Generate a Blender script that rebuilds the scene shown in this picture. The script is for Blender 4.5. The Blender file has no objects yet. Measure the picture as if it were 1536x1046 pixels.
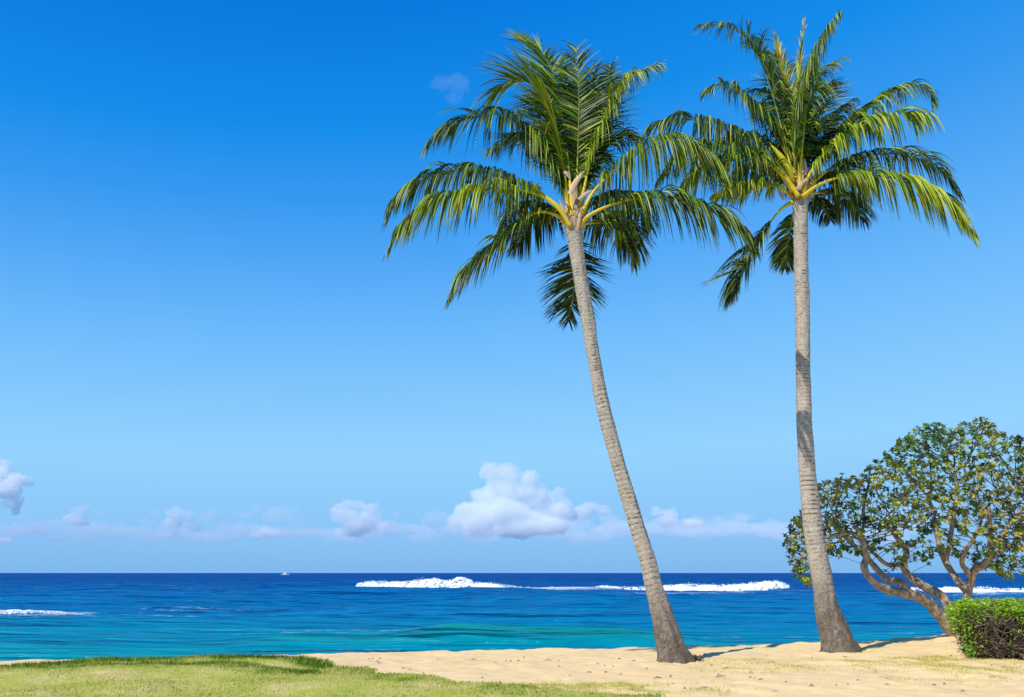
import bpy, math, random
import numpy as np
from mathutils import Vector
R = math.radians
random.seed(7)
rng = np.random.default_rng(7)
SC = bpy.context.scene
COL = SC.collection

# ------------------------------------------------------------------ camera
EYE = 1.6                                   # metres above the beach
SEA = -1.4                                  # sea level
F = 1195.0                                  # focal length in photo pixels (1536 wide)
PITCH = math.atan((859.5 - 523) / F)
cam = bpy.data.cameras.new('camera')
cam.sensor_width = 36.0
cam.lens = F / 1536 * 36.0
cam.clip_start = 0.1
cam.clip_end = 60000
cam_ob = bpy.data.objects.new('camera', cam)
COL.objects.link(cam_ob)
cam_ob.location = (0, 0, EYE)
cam_ob.rotation_euler = (math.pi / 2 + PITCH, 0, 0)
SC.camera = cam_ob

# ------------------------------------------------------------------ sky, sun, exposure
SUN_EL, SUN_ROT = R(46), R(223)             # behind the camera, to the left
world = bpy.data.worlds.new('World')
SC.world = world
world.use_nodes = True
wn = world.node_tree
bgn = wn.nodes['Background']
sky = wn.nodes.new('ShaderNodeTexSky')
sky.sky_type = 'NISHITA'
sky.sun_disc = False
sky.sun_elevation = SUN_EL
sky.sun_rotation = SUN_ROT
sky.air_density = 1.15
sky.dust_density = 0.15
sky.ozone_density = 3.0
# the clear tropical air: physical sky blended into a measured blue by height above the horizon
tcw = wn.nodes.new('ShaderNodeTexCoord')
sxw = wn.nodes.new('ShaderNodeSeparateXYZ')
wn.links.new(tcw.outputs['Generated'], sxw.inputs[0])
def wmath(op, a, b):
    n = wn.nodes.new('ShaderNodeMath'); n.operation = op
    for i, v in enumerate((a, b)):
        if isinstance(v, bpy.types.NodeSocket): wn.links.new(v, n.inputs[i])
        else: n.inputs[i].default_value = v
    return n.outputs[0]
hgt = wmath('MULTIPLY', sxw.outputs[2], wmath('SUBTRACT', 1.0, wmath('MULTIPLY', sxw.outputs[0], 0.22)))
rpw = wn.nodes.new('ShaderNodeValToRGB')
def lin(r, g, b): return tuple((c / 255 / 12.92 if c / 255 < 0.04045 else ((c / 255 + 0.055) / 1.055) ** 2.4) for c in (r, g, b)) + (1,)
SKY = [(0.0, lin(122, 182, 238)), (0.05, lin(136, 196, 248)), (0.14, lin(148, 211, 255)), (0.26, lin(118, 193, 254)), (0.37, lin(84, 170, 249)), (0.45, lin(52, 154, 242)), (0.53, lin(14, 141, 236)), (0.63, lin(0, 124, 226)), (0.75, lin(0, 98, 208)), (1.0, lin(0, 80, 180))]
el = rpw.color_ramp.elements
while len(el) < len(SKY): el.new(0.5)
for e_, (p_, c_) in zip(el, SKY): e_.position = p_; e_.color = c_
wn.links.new(hgt, rpw.inputs[0])
scw = wn.nodes.new('ShaderNodeVectorMath'); scw.operation = 'SCALE'; scw.inputs['Scale'].default_value = 1 / 0.13
wn.links.new(rpw.outputs[0], scw.inputs[0])
mxw = wn.nodes.new('ShaderNodeMix'); mxw.data_type = 'RGBA'; mxw.inputs[0].default_value = 0.97
wn.links.new(sky.outputs[0], mxw.inputs[6]); wn.links.new(scw.outputs[0], mxw.inputs[7])
wn.links.new(mxw.outputs[2], bgn.inputs[0])
bgn.inputs[1].default_value = 0.13
sun = bpy.data.lights.new('sun', 'SUN')
sun.energy = 4.8
sun.angle = R(0.53)
sun.color = (1.0, 0.93, 0.82)
sun_ob = bpy.data.objects.new('sun', sun)
COL.objects.link(sun_ob)
sd = Vector((math.sin(SUN_ROT) * math.cos(SUN_EL), math.cos(SUN_ROT) * math.cos(SUN_EL), math.sin(SUN_EL)))
sun_ob.rotation_euler = (-sd).to_track_quat('-Z', 'Y').to_euler()
SC.view_settings.view_transform = 'Standard'
SC.view_settings.look = 'None'
SC.view_settings.exposure = 0.0
SC.view_settings.gamma = 1.0
SC.cycles.max_bounces = 24
SC.cycles.volume_bounces = 20
SC.cycles.transparent_max_bounces = 16
SC.cycles.use_denoising = True

# ------------------------------------------------------------------ helpers
cP, sP = math.cos(PITCH), math.sin(PITCH)

def at(px, py, Y):
    """world point at depth Y that the photo shows at pixel (px, py)"""
    a = (px - 768) / F
    b = (523 - py) / F
    t = Y / (cP - sP * b)
    return np.array([a * t, Y, EYE + (sP + cP * b) * t])

def scale_at(py, Y):
    """metres per photo pixel"""
    return Y / (cP - sP * (523 - py) / F) / F

def hash3(ix, iy, iz, seed):
    h = (ix.astype(np.int64) * 374761393 + iy.astype(np.int64) * 668265263 + iz.astype(np.int64) * 2147483647 + seed * 974711) & 0xffffffff
    h = ((h ^ (h >> 13)) * 1274126177) & 0xffffffff
    h = ((h ^ (h >> 16)) * 2246822519) & 0xffffffff
    return ((h ^ (h >> 15)) & 0xffffff) / float(0xffffff)

def vnoise(x, y, z=None, seed=0):
    x = np.asarray(x, float); y = np.asarray(y, float)
    z = np.zeros_like(x) if z is None else np.asarray(z, float)
    x, y, z = np.broadcast_arrays(x, y, z)
    ix, iy, iz = np.floor(x), np.floor(y), np.floor(z)
    fx, fy, fz = x - ix, y - iy, z - iz
    u, v, w = [f * f * f * (f * (f * 6 - 15) + 10) for f in (fx, fy, fz)]
    def c(a, b, d): return hash3(ix + a, iy + b, iz + d, seed)
    def lerp(p, q, k): return p + (q - p) * k
    r0 = lerp(lerp(c(0, 0, 0), c(1, 0, 0), u), lerp(c(0, 1, 0), c(1, 1, 0), u), v)
    if not np.any(fz):
        return r0 * 2 - 1
    r1 = lerp(lerp(c(0, 0, 1), c(1, 0, 1), u), lerp(c(0, 1, 1), c(1, 1, 1), u), v)
    return lerp(r0, r1, w) * 2 - 1

def fbm(x, y, z=None, octv=4, seed=0, gain=0.5, lac=2.03):
    s, a = 0, 1.0
    for i in range(octv):
        k = lac ** i
        s = s + a * vnoise(np.asarray(x) * k + 17.3 * i, np.asarray(y) * k - 9.1 * i, None if z is None else np.asarray(z) * k + 4.7 * i, seed + i)
        a *= gain
    return s

def smooth(a, b, x):
    t = np.clip((np.asarray(x, float) - a) / (b - a), 0, 1)
    return t * t * (3 - 2 * t)

def unit(v):
    v = np.asarray(v, float)
    n = np.linalg.norm(v, axis=-1, keepdims=True)
    return v / np.maximum(n, 1e-9)

class MB:
    """collects faces and one 'tint' value per vertex; build() links ONE mesh object"""
    def __init__(self):
        self.v, self.f, self.t, self.n = [], [], [], 0
    def add(self, verts, faces, tint=0.5):
        verts = np.asarray(verts, float).reshape(-1, 3)
        for q in faces:
            self.f.append(tuple(int(i) + self.n for i in q))
        self.v.append(verts)
        self.t.append(np.broadcast_to(np.asarray(tint, float), (len(verts),)).copy())
        self.n += len(verts)
    def strip(self, rows, tint=0.5, closed=False):
        """rows: (n, k, 3) grid of points"""
        rows = np.asarray(rows, float)
        n, k = rows.shape[:2]
        fs = []
        kk = k if closed else k - 1
        for i in range(n - 1):
            for j in range(kk):
                j2 = (j + 1) % k
                fs.append((i * k + j, i * k + j2, (i + 1) * k + j2, (i + 1) * k + j))
        t = tint if np.ndim(tint) == 0 else np.repeat(tint, k) if len(tint) == n else tint
        self.add(rows.reshape(-1, 3), fs, t)
    def tube(self, pts, rad, k=8, tint=0.5, cap=True):
        pts = np.asarray(pts, float)
        n = len(pts)
        rad = np.broadcast_to(np.asarray(rad, float), (n,))
        T = unit(np.gradient(pts, axis=0))
        ref = np.array([0.31, 0.9, 0.2]) if abs(T[0][1]) < 0.8 else np.array([1.0, 0.1, 0.1])
        A = unit(ref - T[0] * np.dot(ref, T[0]))
        rows = []
        ang = np.arange(k) * 2 * math.pi / k
        for i in range(n):
            A = unit(A - T[i] * np.dot(A, T[i]))
            B = np.cross(T[i], A)
            rows.append(pts[i] + rad[i] * (np.cos(ang)[:, None] * A + np.sin(ang)[:, None] * B))
        base = self.n
        self.strip(np.array(rows), tint, closed=True)
        if cap:
            self.f.append(tuple(base + j for j in reversed(range(k))))
            self.f.append(tuple(base + (n - 1) * k + j for j in range(k)))
    def build(self, name, mat, parent=None, smooth_shade=True, origin=None):
        me = bpy.data.meshes.new(name)
        v = np.concatenate(self.v)
        if origin is not None and parent is None:
            v = v - np.asarray(origin)
        elif parent is not None:
            v = v - np.array(world_loc(parent))
        me.from_pydata(v.tolist(), [], self.f)
        a = me.attributes.new('tint', 'FLOAT', 'POINT')
        a.data.foreach_set('value', np.concatenate(self.t).astype(np.float32))
        if smooth_shade:
            me.polygons.foreach_set('use_smooth', [True] * len(me.polygons))
        me.materials.append(mat)
        o = bpy.data.objects.new(name, me)
        COL.objects.link(o)
        if origin is not None and parent is None:
            o.location = origin
        if parent is not None:
            o.parent = parent
        return o

def world_loc(o):
    p = Vector((0, 0, 0))
    while o is not None:
        p += o.location
        o = o.parent
    return p

def grid_mesh(name, X, Y, Z, mat, attrs=None):
    n, k = X.shape
    me = bpy.data.meshes.new(name)
    co = np.stack([X, Y, Z], -1).reshape(-1, 3).astype(np.float32)
    idx = np.arange(n * k).reshape(n, k)
    q = np.stack([idx[:-1, :-1], idx[:-1, 1:], idx[1:, 1:], idx[1:, :-1]], -1).reshape(-1, 4).astype(np.int32)
    me.vertices.add(len(co)); me.vertices.foreach_set('co', co.ravel())
    me.loops.add(q.size); me.loops.foreach_set('vertex_index', q.ravel())
    me.polygons.add(len(q)); me.polygons.foreach_set('loop_start', (np.arange(len(q)) * 4).astype(np.int32))
    me.polygons.foreach_set('use_smooth', np.ones(len(q), bool))
    for k_, v in (attrs or {}).items():
        a = me.attributes.new(k_, 'FLOAT', 'POINT')
        a.data.foreach_set('value', np.asarray(v, np.float32).ravel())
    me.update(calc_edges=True)
    me.materials.append(mat)
    o = bpy.data.objects.new(name, me)
    COL.objects.link(o)
    return o

def tri_mesh(name, V, tint, mat):
    """V: (n, 3, 3) loose triangles"""
    n = len(V)
    me = bpy.data.meshes.new(name)
    me.vertices.add(n * 3); me.vertices.foreach_set('co', V.astype(np.float32).ravel())
    me.loops.add(n * 3); me.loops.foreach_set('vertex_index', np.arange(n * 3, dtype=np.int32))
    me.polygons.add(n); me.polygons.foreach_set('loop_start', (np.arange(n) * 3).astype(np.int32))
    a = me.attributes.new('tint', 'FLOAT', 'POINT')
    a.data.foreach_set('value', np.repeat(tint, 3).astype(np.float32))
    me.update(calc_edges=True)
    me.materials.append(mat)
    o = bpy.data.objects.new(name, me)
    COL.objects.link(o)
    return o

def tag(o, label=None, cat=None, group=None, kind=None):
    if label: o['label'] = label
    if cat: o['category'] = cat
    if group: o['group'] = group
    if kind: o['kind'] = kind
    return o

def empty(name, loc):
    o = bpy.data.objects.new(name, None)
    o.location = [float(c) for c in loc]
    o.empty_display_size = 0.2
    COL.objects.link(o)
    return o

# ------------------------------------------------------------------ materials
def new_mat(name):
    m = bpy.data.materials.new(name)
    m.use_nodes = True
    nt = m.node_tree
    b = nt.nodes['Principled BSDF']
    return m, nt, b

def N(nt, t, **kw):
    n = nt.nodes.new(t)
    for k, v in kw.items():
        if k in n.inputs: n.inputs[k].default_value = v
        else: setattr(n, k, v)
    return n

def ramp(nt, src, stops, interp='LINEAR'):
    r = nt.nodes.new('ShaderNodeValToRGB')
    r.color_ramp.interpolation = interp
    e = r.color_ramp.elements
    while len(e) < len(stops): e.new(0.5)
    for i, (p, c) in enumerate(stops):
        e[i].position = p
        e[i].color = (*c, 1) if len(c) == 3 else c
    nt.links.new(src, r.inputs[0])
    return r.outputs[0]

def attr(nt, name):
    n = nt.nodes.new('ShaderNodeAttribute'); n.attribute_name = name
    return n.outputs['Fac']

def mixc(nt, f, a, b, mode='MIX'):
    n = nt.nodes.new('ShaderNodeMix'); n.data_type = 'RGBA'; n.blend_type = mode
    for sock, v in ((n.inputs[0], f), (n.inputs[6], a), (n.inputs[7], b)):
        if hasattr(v, 'is_output') or isinstance(v, bpy.types.NodeSocket): nt.links.new(v, sock)
        elif isinstance(v, (int, float)): sock.default_value = v
        else: sock.default_value = (*v, 1)
    return n.outputs[2]

def math_(nt, op, a, b=0.0, clamp=False):
    n = nt.nodes.new('ShaderNodeMath'); n.operation = op; n.use_clamp = clamp
    for i, v in enumerate((a, b)):
        if isinstance(v, bpy.types.NodeSocket): nt.links.new(v, n.inputs[i])
        else: n.inputs[i].default_value = v
    return n.outputs[0]

def noise(nt, scale, detail=4, rough=0.55, vec=None, dist=0.0):
    n = N(nt, 'ShaderNodeTexNoise', Scale=scale, Detail=detail, Roughness=rough, Distortion=dist)
    if vec is not None: nt.links.new(vec, n.inputs['Vector'])
    return n.outputs[0]

def objco(nt, scale=None):
    t = nt.nodes.new('ShaderNodeTexCoord')
    if scale is None: return t.outputs['Object']
    m = nt.nodes.new('ShaderNodeMapping'); m.inputs['Scale'].default_value = scale
    nt.links.new(t.outputs['Object'], m.inputs[0])
    return m.outputs[0]

def bump(nt, b, h, strength, dist):
    n = N(nt, 'ShaderNodeBump', Strength=strength, Distance=dist)
    nt.links.new(h, n.inputs['Height'])
    nt.links.new(n.outputs[0], b.inputs['Normal'])
    return n

def leaf_mat(name, stops, rough=0.42, spec=0.5, trans=0.35, trans_col=(0.30, 0.42, 0.03), coat=0.0):
    m, nt, b = new_mat(name)
    col = ramp(nt, attr(nt, 'tint'), stops)
    b.inputs['Roughness'].default_value = rough
    b.inputs['Specular IOR Level'].default_value = spec
    nt.links.new(col, b.inputs['Base Color'])
    tr = nt.nodes.new('ShaderNodeBsdfTranslucent')
    tc = mixc(nt, 0.5, col, trans_col)
    nt.links.new(tc, tr.inputs[0])
    mx = nt.nodes.new('ShaderNodeMixShader'); mx.inputs[0].default_value = trans
    nt.links.new(b.outputs[0], mx.inputs[1]); nt.links.new(tr.outputs[0], mx.inputs[2])
    nt.links.new(mx.outputs[0], nt.nodes['Material Output'].inputs[0])
    return m

M = {}
M['frond'] = leaf_mat('frond_leaflets', [(0.0, (0.004, 0.012, 0.002)), (0.3, (0.016, 0.046, 0.003)), (0.48, (0.095, 0.19, 0.004)), (0.62, (0.24, 0.35, 0.006)),
                                        (0.8, (0.38, 0.44, 0.012)), (0.93, (0.44, 0.40, 0.07)), (1.0, (0.26, 0.15, 0.06))],
                      rough=0.38, spec=0.3, trans=0.10, trans_col=(0.26, 0.30, 0.004))
def stem_mat():
    m, nt, b = new_mat('frond_midrib')
    c = ramp(nt, attr(nt, 'tint'), [(0, (0.08, 0.14, 0.010)), (0.5, (0.44, 0.42, 0.010)), (0.85, (0.74, 0.58, 0.012)), (1, (0.62, 0.44, 0.03))])
    nz = noise(nt, 9, 3, 0.6, objco(nt))
    c2 = mixc(nt, math_(nt, 'MULTIPLY', nz, 0.3), c, (0.30, 0.34, 0.02))
    n2 = noise(nt, 16, 4, 0.7, objco(nt, (1, 1, 0.5)))
    c2 = mixc(nt, ramp(nt, n2, [(0.62, (0, 0, 0)), (0.76, (0.6, 0.6, 0.6))]), c2, (0.24, 0.15, 0.05))
    nt.links.new(c2, b.inputs['Base Color'])
    b.inputs['Roughness'].default_value = 0.45; b.inputs['Specular IOR Level'].default_value = 0.25
    return m
M['midrib'] = stem_mat()
def fibre_mat():
    m, nt, b = new_mat('crown_fibre')
    v = objco(nt, (30, 30, 4))
    nz = noise(nt, 1.0, 5, 0.65, v)
    c = ramp(nt, nz, [(0.25, (0.10, 0.055, 0.03)), (0.5, (0.38, 0.26, 0.16)), (0.75, (0.62, 0.48, 0.34))])
    c = mixc(nt, attr(nt, 'tint'), c, (0.62, 0.45, 0.29))
    nt.links.new(c, b.inputs['Base Color']); b.inputs['Roughness'].default_value = 0.8
    bump(nt, b, nz, 0.6, 0.02)
    return m
M['fibre'] = fibre_mat()
def trunk_mat():
    m, nt, b = new_mat('palm_bark')
    co = objco(nt)
    fine = noise(nt, 26, 6, 0.65, objco(nt, (1, 1, 2.6)))
    big = noise(nt, 2.6, 4, 0.6, co)
    c = ramp(nt, fine, [(0.30, (0.11, 0.085, 0.065)), (0.43, (0.36, 0.31, 0.25)), (0.56, (0.56, 0.50, 0.42)), (0.72, (0.76, 0.71, 0.62))])
    c = mixc(nt, math_(nt, 'MULTIPLY', big, 0.45), c, (0.34, 0.27, 0.20))
    ring = attr(nt, 'ring')                                  # leaf scars: a dark fibrous groove under each pale ridge
    c = mixc(nt, math_(nt, 'MULTIPLY', ring, 0.9, True), c, (0.095, 0.07, 0.05))
    spk = noise(nt, 34, 3, 0.7, objco(nt, (1, 1, 2.2)))
    c = mixc(nt, ramp(nt, spk, [(0.60, (0, 0, 0)), (0.68, (0.8, 0.8, 0.8))]), c, (0.10, 0.075, 0.06))
    lch = noise(nt, 4.5, 5, 0.7, co)
    c = mixc(nt, ramp(nt, lch, [(0.56, (0, 0, 0)), (0.70, (0.6, 0.6, 0.6))]), c, (0.62, 0.61, 0.55))
    crk = N(nt, 'ShaderNodeTexVoronoi', Scale=9.0); crk.feature = 'DISTANCE_TO_EDGE'
    wv = noise(nt, 5, 3, 0.6, co)
    vm = nt.nodes.new('ShaderNodeVectorMath'); vm.operation = 'ADD'
    mp = objco(nt, (1, 1, 0.55))
    nt.links.new(mp, vm.inputs[0])
    wn_ = N(nt, 'ShaderNodeTexNoise', Scale=6.0, Detail=3.0)
    nt.links.new(co, wn_.inputs[0])
    sc = nt.nodes.new('ShaderNodeVectorMath'); sc.operation = 'SCALE'; sc.inputs['Scale'].default_value = 0.22
    nt.links.new(wn_.outputs[1], sc.inputs[0]); nt.links.new(sc.outputs[0], vm.inputs[1])
    nt.links.new(vm.outputs[0], crk.inputs['Vector'])
    ck = math_(nt, 'MULTIPLY', ramp(nt, crk.outputs['Distance'], [(0.0, (1, 1, 1)), (0.09, (0, 0, 0))]), attr(nt, 'base'))
    c = mixc(nt, math_(nt, 'MULTIPLY', ck, ramp(nt, noise(nt, 5, 3, 0.6, co), [(0.40, (0, 0, 0)), (0.62, (0.8, 0.8, 0.8))])), c, (0.06, 0.047, 0.038))
    rg = noise(nt, 15, 5, 0.7, objco(nt, (1, 1, 0.8)), 1.2)
    c = mixc(nt, math_(nt, 'MULTIPLY', attr(nt, 'base'), ramp(nt, rg, [(0.42, (0.9, 0.9, 0.9)), (0.56, (0, 0, 0))])), c, (0.075, 0.058, 0.045))
    c = mixc(nt, math_(nt, 'MULTIPLY', attr(nt, 'base'), math_(nt, 'MULTIPLY', big, 1.35, True)), c, (0.13, 0.10, 0.07))
    nt.links.new(c, b.inputs['Base Color']); b.inputs['Roughness'].default_value = 0.85
    b.inputs['Specular IOR Level'].default_value = 0.2
    hh = math_(nt, 'ADD', math_(nt, 'SUBTRACT', fine, math_(nt, 'MULTIPLY', ck, 0.3)), math_(nt, 'MULTIPLY', math_(nt, 'MULTIPLY', attr(nt, 'base'), rg), 1.5))
    bump(nt, b, hh, 0.75, 0.03)
    return m
M['trunk'] = trunk_mat()
def bark_mat():
    m, nt, b = new_mat('tree_bark')
    nz = noise(nt, 9, 6, 0.65, objco(nt))
    c = ramp(nt, nz, [(0.3, (0.11, 0.08, 0.06)), (0.48, (0.29, 0.225, 0.17)), (0.68, (0.50, 0.41, 0.32))])
    c = mixc(nt, attr(nt, 'tint'), c, (0.05, 0.036, 0.03))
    nt.links.new(c, b.inputs['Base Color']); b.inputs['Roughness'].default_value = 0.85
    b.inputs['Specular IOR Level'].default_value = 0.2
    bump(nt, b, nz, 0.6, 0.03)
    return m
M['bark'] = bark_mat()
M['tree_leaf'] = leaf_mat('tree_leaves', [(0, (0.015, 0.06, 0.024)), (0.33, (0.055, 0.145, 0.024)), (0.58, (0.18, 0.27, 0.025)), (0.85, (0.42, 0.42, 0.04)), (1, (0.46, 0.36, 0.07))],
                          rough=0.45, spec=0.45, trans=0.25, trans_col=(0.2, 0.26, 0.02))
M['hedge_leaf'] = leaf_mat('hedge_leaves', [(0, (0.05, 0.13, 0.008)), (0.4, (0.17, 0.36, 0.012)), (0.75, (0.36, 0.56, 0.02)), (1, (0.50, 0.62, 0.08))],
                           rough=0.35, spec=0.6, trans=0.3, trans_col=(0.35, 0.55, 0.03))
def twig_mat():
    m, nt, b = new_mat('hedge_twigs')
    c = ramp(nt, attr(nt, 'tint'), [(0, (0.035, 0.025, 0.02)), (0.6, (0.13, 0.095, 0.07)), (1, (0.34, 0.27, 0.21))])
    nt.links.new(c, b.inputs['Base Color']); b.inputs['Roughness'].default_value = 0.85
    return m
M['twig'] = twig_mat()
M['grass'] = leaf_mat('grass_blades', [(0, (0.03, 0.10, 0.006)), (0.3, (0.14, 0.29, 0.010)), (0.55, (0.40, 0.46, 0.035)), (0.8, (0.66, 0.60, 0.14)), (1, (0.80, 0.62, 0.30))],
                      rough=0.6, spec=0.25, trans=0.3, trans_col=(0.38, 0.42, 0.03))
def sand_mat():
    m, nt, b = new_mat('sand')
    co = objco(nt)
    big = noise(nt, 0.35, 4, 0.55, co)
    mid = noise(nt, 3.2, 5, 0.6, co)
    fine = noise(nt, 60, 4, 0.7, co)
    c = ramp(nt, big, [(0.3, (0.79, 0.57, 0.275)), (0.7, (0.90, 0.68, 0.345))])
    c = mixc(nt, ramp(nt, mid, [(0.40, (0, 0, 0)), (0.85, (0.5, 0.5, 0.5))]), c, (0.62, 0.43, 0.21))
    c = mixc(nt, ramp(nt, fine, [(0.52, (0, 0, 0)), (0.72, (0.6, 0.6, 0.6))]), c, (0.44, 0.29, 0.15))
    nt.links.new(c, b.inputs['Base Color']); b.inputs['Roughness'].default_value = 0.95
    b.inputs['Specular IOR Level'].default_value = 0.1
    h = math_(nt, 'ADD', math_(nt, 'MULTIPLY', mid, 1.0), math_(nt, 'MULTIPLY', fine, 0.15))
    bump(nt, b, h, 0.5, 0.05)
    return m
M['sand'] = sand_mat()
def lawn_mat():
    m, nt, b = new_mat('lawn')
    co = objco(nt)
    n1 = noise(nt, 1.1, 5, 0.6, co); n2 = noise(nt, 14, 5, 0.65, co)
    c = ramp(nt, n1, [(0.3, (0.36, 0.40, 0.05)), (0.5, (0.52, 0.49, 0.12)), (0.66, (0.72, 0.56, 0.26))])
    c = mixc(nt, ramp(nt, n2, [(0.35, (0, 0, 0)), (0.7, (0.8, 0.8, 0.8))]), c, (0.30, 0.36, 0.035))
    c = mixc(nt, attr(nt, 'lush_and_shadow'), c, (0.05, 0.12, 0.004))  # dark green for the lush edge growth and the painted shadow strip
    nt.links.new(c, b.inputs['Base Color']); b.inputs['Roughness'].default_value = 0.9
    b.inputs['Specular IOR Level'].default_value = 0.1
    bump(nt, b, n2, 0.6, 0.03)
    return m
M['lawn'] = lawn_mat()
def water_mat():
    m, nt, b = new_mat('sea_water')
    g = nt.nodes.new('ShaderNodeNewGeometry')
    sx = nt.nodes.new('ShaderNodeSeparateXYZ'); nt.links.new(g.outputs['Position'], sx.inputs[0])
    # colour of the water body over the shelving sand: turquoise shallows to deep blue
    dep = math_(nt, 'LOGARITHM', math_(nt, 'MAXIMUM', sx.outputs[1], 10.0), 10.0)          # 1 .. 4
    n_ = noise(nt, 1.0, 4, 0.6, objco(nt, (0.02, 0.05, 0.05)))
    dep = math_(nt, 'ADD', dep, math_(nt, 'MULTIPLY', math_(nt, 'SUBTRACT', n_, 0.5), 0.22))
    dep = math_(nt, 'DIVIDE', math_(nt, 'SUBTRACT', dep, 1.5), 1.3)                         # y 32 -> 0, y 630 -> 1
    c = ramp(nt, dep, [(0.0, (0.0, 0.290, 0.320)), (0.10, (0.0, 0.230, 0.340)), (0.25, (0.0, 0.170, 0.350)), (0.48, (0.0, 0.098, 0.30)), (0.8, (0.0, 0.056, 0.225)), (1.0, (0.0, 0.048, 0.22))])
    c = mixc(nt, attr(nt, 'green'), c, (0.0, 0.27, 0.22))
    foam_n = noise(nt, 1.0, 6, 0.7, objco(nt, (0.8, 1.5, 1.0)), 0.8)
    f = math_(nt, 'ADD', math_(nt, 'MULTIPLY', math_(nt, 'SUBTRACT', foam_n, 0.62), 3.2), math_(nt, 'SUBTRACT', math_(nt, 'MULTIPLY', attr(nt, 'foam'), 2.3), 0.25), True)
    c = mixc(nt, f, c, (0.78, 0.82, 0.84))
    w1 = noise(nt, 1.0, 5, 0.65, objco(nt, (1.1, 3.2, 1)))
    w2 = noise(nt, 1.0, 4, 0.6, objco(nt, (0.25, 0.9, 1)))
    w3 = noise(nt, 1.0, 3, 0.6, objco(nt, (0.05, 0.22, 1)))
    h = math_(nt, 'ADD', math_(nt, 'ADD', math_(nt, 'MULTIPLY', w1, 0.30), w2), math_(nt, 'MULTIPLY', w3, 8.5))
    bp = N(nt, 'ShaderNodeBump', Strength=1.0, Distance=0.6)
    nt.links.new(h, bp.inputs['Height'])
    nt.nodes.remove(b)
    df = nt.nodes.new('ShaderNodeBsdfDiffuse'); nt.links.new(c, df.inputs[0]); nt.links.new(bp.outputs[0], df.inputs['Normal'])
    gl = nt.nodes.new('ShaderNodeBsdfGlossy'); gl.inputs[0].default_value = (0.30, 0.66, 1.0, 1); gl.inputs['Roughness'].default_value = 0.10
    nt.links.new(bp.outputs[0], gl.inputs['Normal'])
    fr = N(nt, 'ShaderNodeFresnel', IOR=1.33); nt.links.new(bp.outputs[0], fr.inputs['Normal'])
    fac = math_(nt, 'MULTIPLY', math_(nt, 'MULTIPLY', fr.outputs[0], 0.66), math_(nt, 'SUBTRACT', 1.0, f))
    ms = nt.nodes.new('ShaderNodeMixShader')
    nt.links.new(fac, ms.inputs[0]); nt.links.new(df.outputs[0], ms.inputs[1]); nt.links.new(gl.outputs[0], ms.inputs[2])
    nt.links.new(ms.outputs[0], nt.nodes['Material Output'].inputs[0])
    return m
M['water'] = water_mat()
def foam_mat():
    m, nt, b = new_mat('foam')
    nz = noise(nt, 1.6, 6, 0.65, objco(nt))
    c = ramp(nt, nz, [(0.32, (0.60, 0.70, 0.76)), (0.46, (0.82, 0.85, 0.87)), (0.6, (0.90, 0.91, 0.92))])
    nt.links.new(c, b.inputs['Base Color']); b.inputs['Roughness'].default_value = 0.8
    b.inputs['Specular IOR Level'].default_value = 0.2
    bump(nt, b, nz, 0.5, 0.3)
    return m
M['foam'] = foam_mat()
def cloud_mat(name, dens, aniso=0.0, color=(0.985, 1.0, 0.995)):
    m = bpy.data.materials.new(name); m.use_nodes = True
    nt = m.node_tree
    nt.nodes.remove(nt.nodes['Principled BSDF'])
    v = nt.nodes.new('ShaderNodeVolumePrincipled')
    v.inputs['Color'].default_value = (*color, 1)
    v.inputs['Density'].default_value = dens
    v.inputs['Anisotropy'].default_value = aniso
    nt.links.new(v.outputs[0], nt.nodes['Material Output'].inputs['Volume'])
    return m
def plain(name, col, rough=0.5, spec=0.5):
    m, nt, b = new_mat(name)
    nz = noise(nt, 3, 3, 0.5, objco(nt))
    c = mixc(nt, math_(nt, 'MULTIPLY', nz, 0.2), col, tuple(x * 0.7 for x in col))
    nt.links.new(c, b.inputs['Base Color'])
    b.inputs['Roughness'].default_value = rough
    b.inputs['Specular IOR Level'].default_value = spec
    return m

# ------------------------------------------------------------------ ground: beach, lawn
EDGE = np.array([(-400, 998), (0, 990.5), (230, 987.5), (480, 981), (700, 976), (880, 972.5), (980, 970.5), (1030, 968.5), (1130, 966), (1230, 963.5), (1300, 962), (1350, 958), (1430, 951.5), (1536, 945), (1900, 930)])
YC = 22.0
_ex = np.array([at(p, q, YC)[0] for p, q in EDGE]); _ez = np.array([at(p, q, YC)[2] for p, q in EDGE])
def terrain(x, y, rough=True):
    x = np.asarray(x, float); y = np.asarray(y, float)
    zc = np.interp(x / np.maximum(y, 1) * YC, _ex, _ez)
    inland = 0.02 + 0.01 * np.sin(x * 0.7) + 0.0 * y
    z = inland + (zc - inland) * smooth(14.5, YC, y)
    z = z - np.maximum(y - YC, 0) * 0.32 - np.maximum(y - YC, 0) ** 2 * 0.004
    # lawn mound on the left
    z = z + 0.085 * np.exp(-((x + 5.2) / 3.2) ** 2 - ((y - 15.4) / 1.9) ** 2)
    if rough:
        near = 1 - smooth(24, 28, y)
        z = z + near * (0.035 * fbm(x * 0.9, y * 0.9, octv=3, seed=3) + 0.018 * fbm(x * 3.2, y * 3.2, octv=3, seed=9) * smooth(-2.0, 0.5, x + (y - 13) * 1.2))
    return z
xs = np.concatenate([np.linspace(-60, -20, 30)[:-1], np.linspace(-20, 22, 430), np.linspace(22, 60, 30)[1:]])
ys = np.concatenate([np.linspace(-12, 8, 30)[:-1], np.linspace(8, 24, 260), np.linspace(24, 60, 60)[1:]])
GX, GY = np.meshgrid(xs, ys)
tag(grid_mesh('beach', GX, GY, terrain(GX, GY), M['sand']), kind='structure', label='pale golden sand beach sloping up under the palms', cat='beach')

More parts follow.
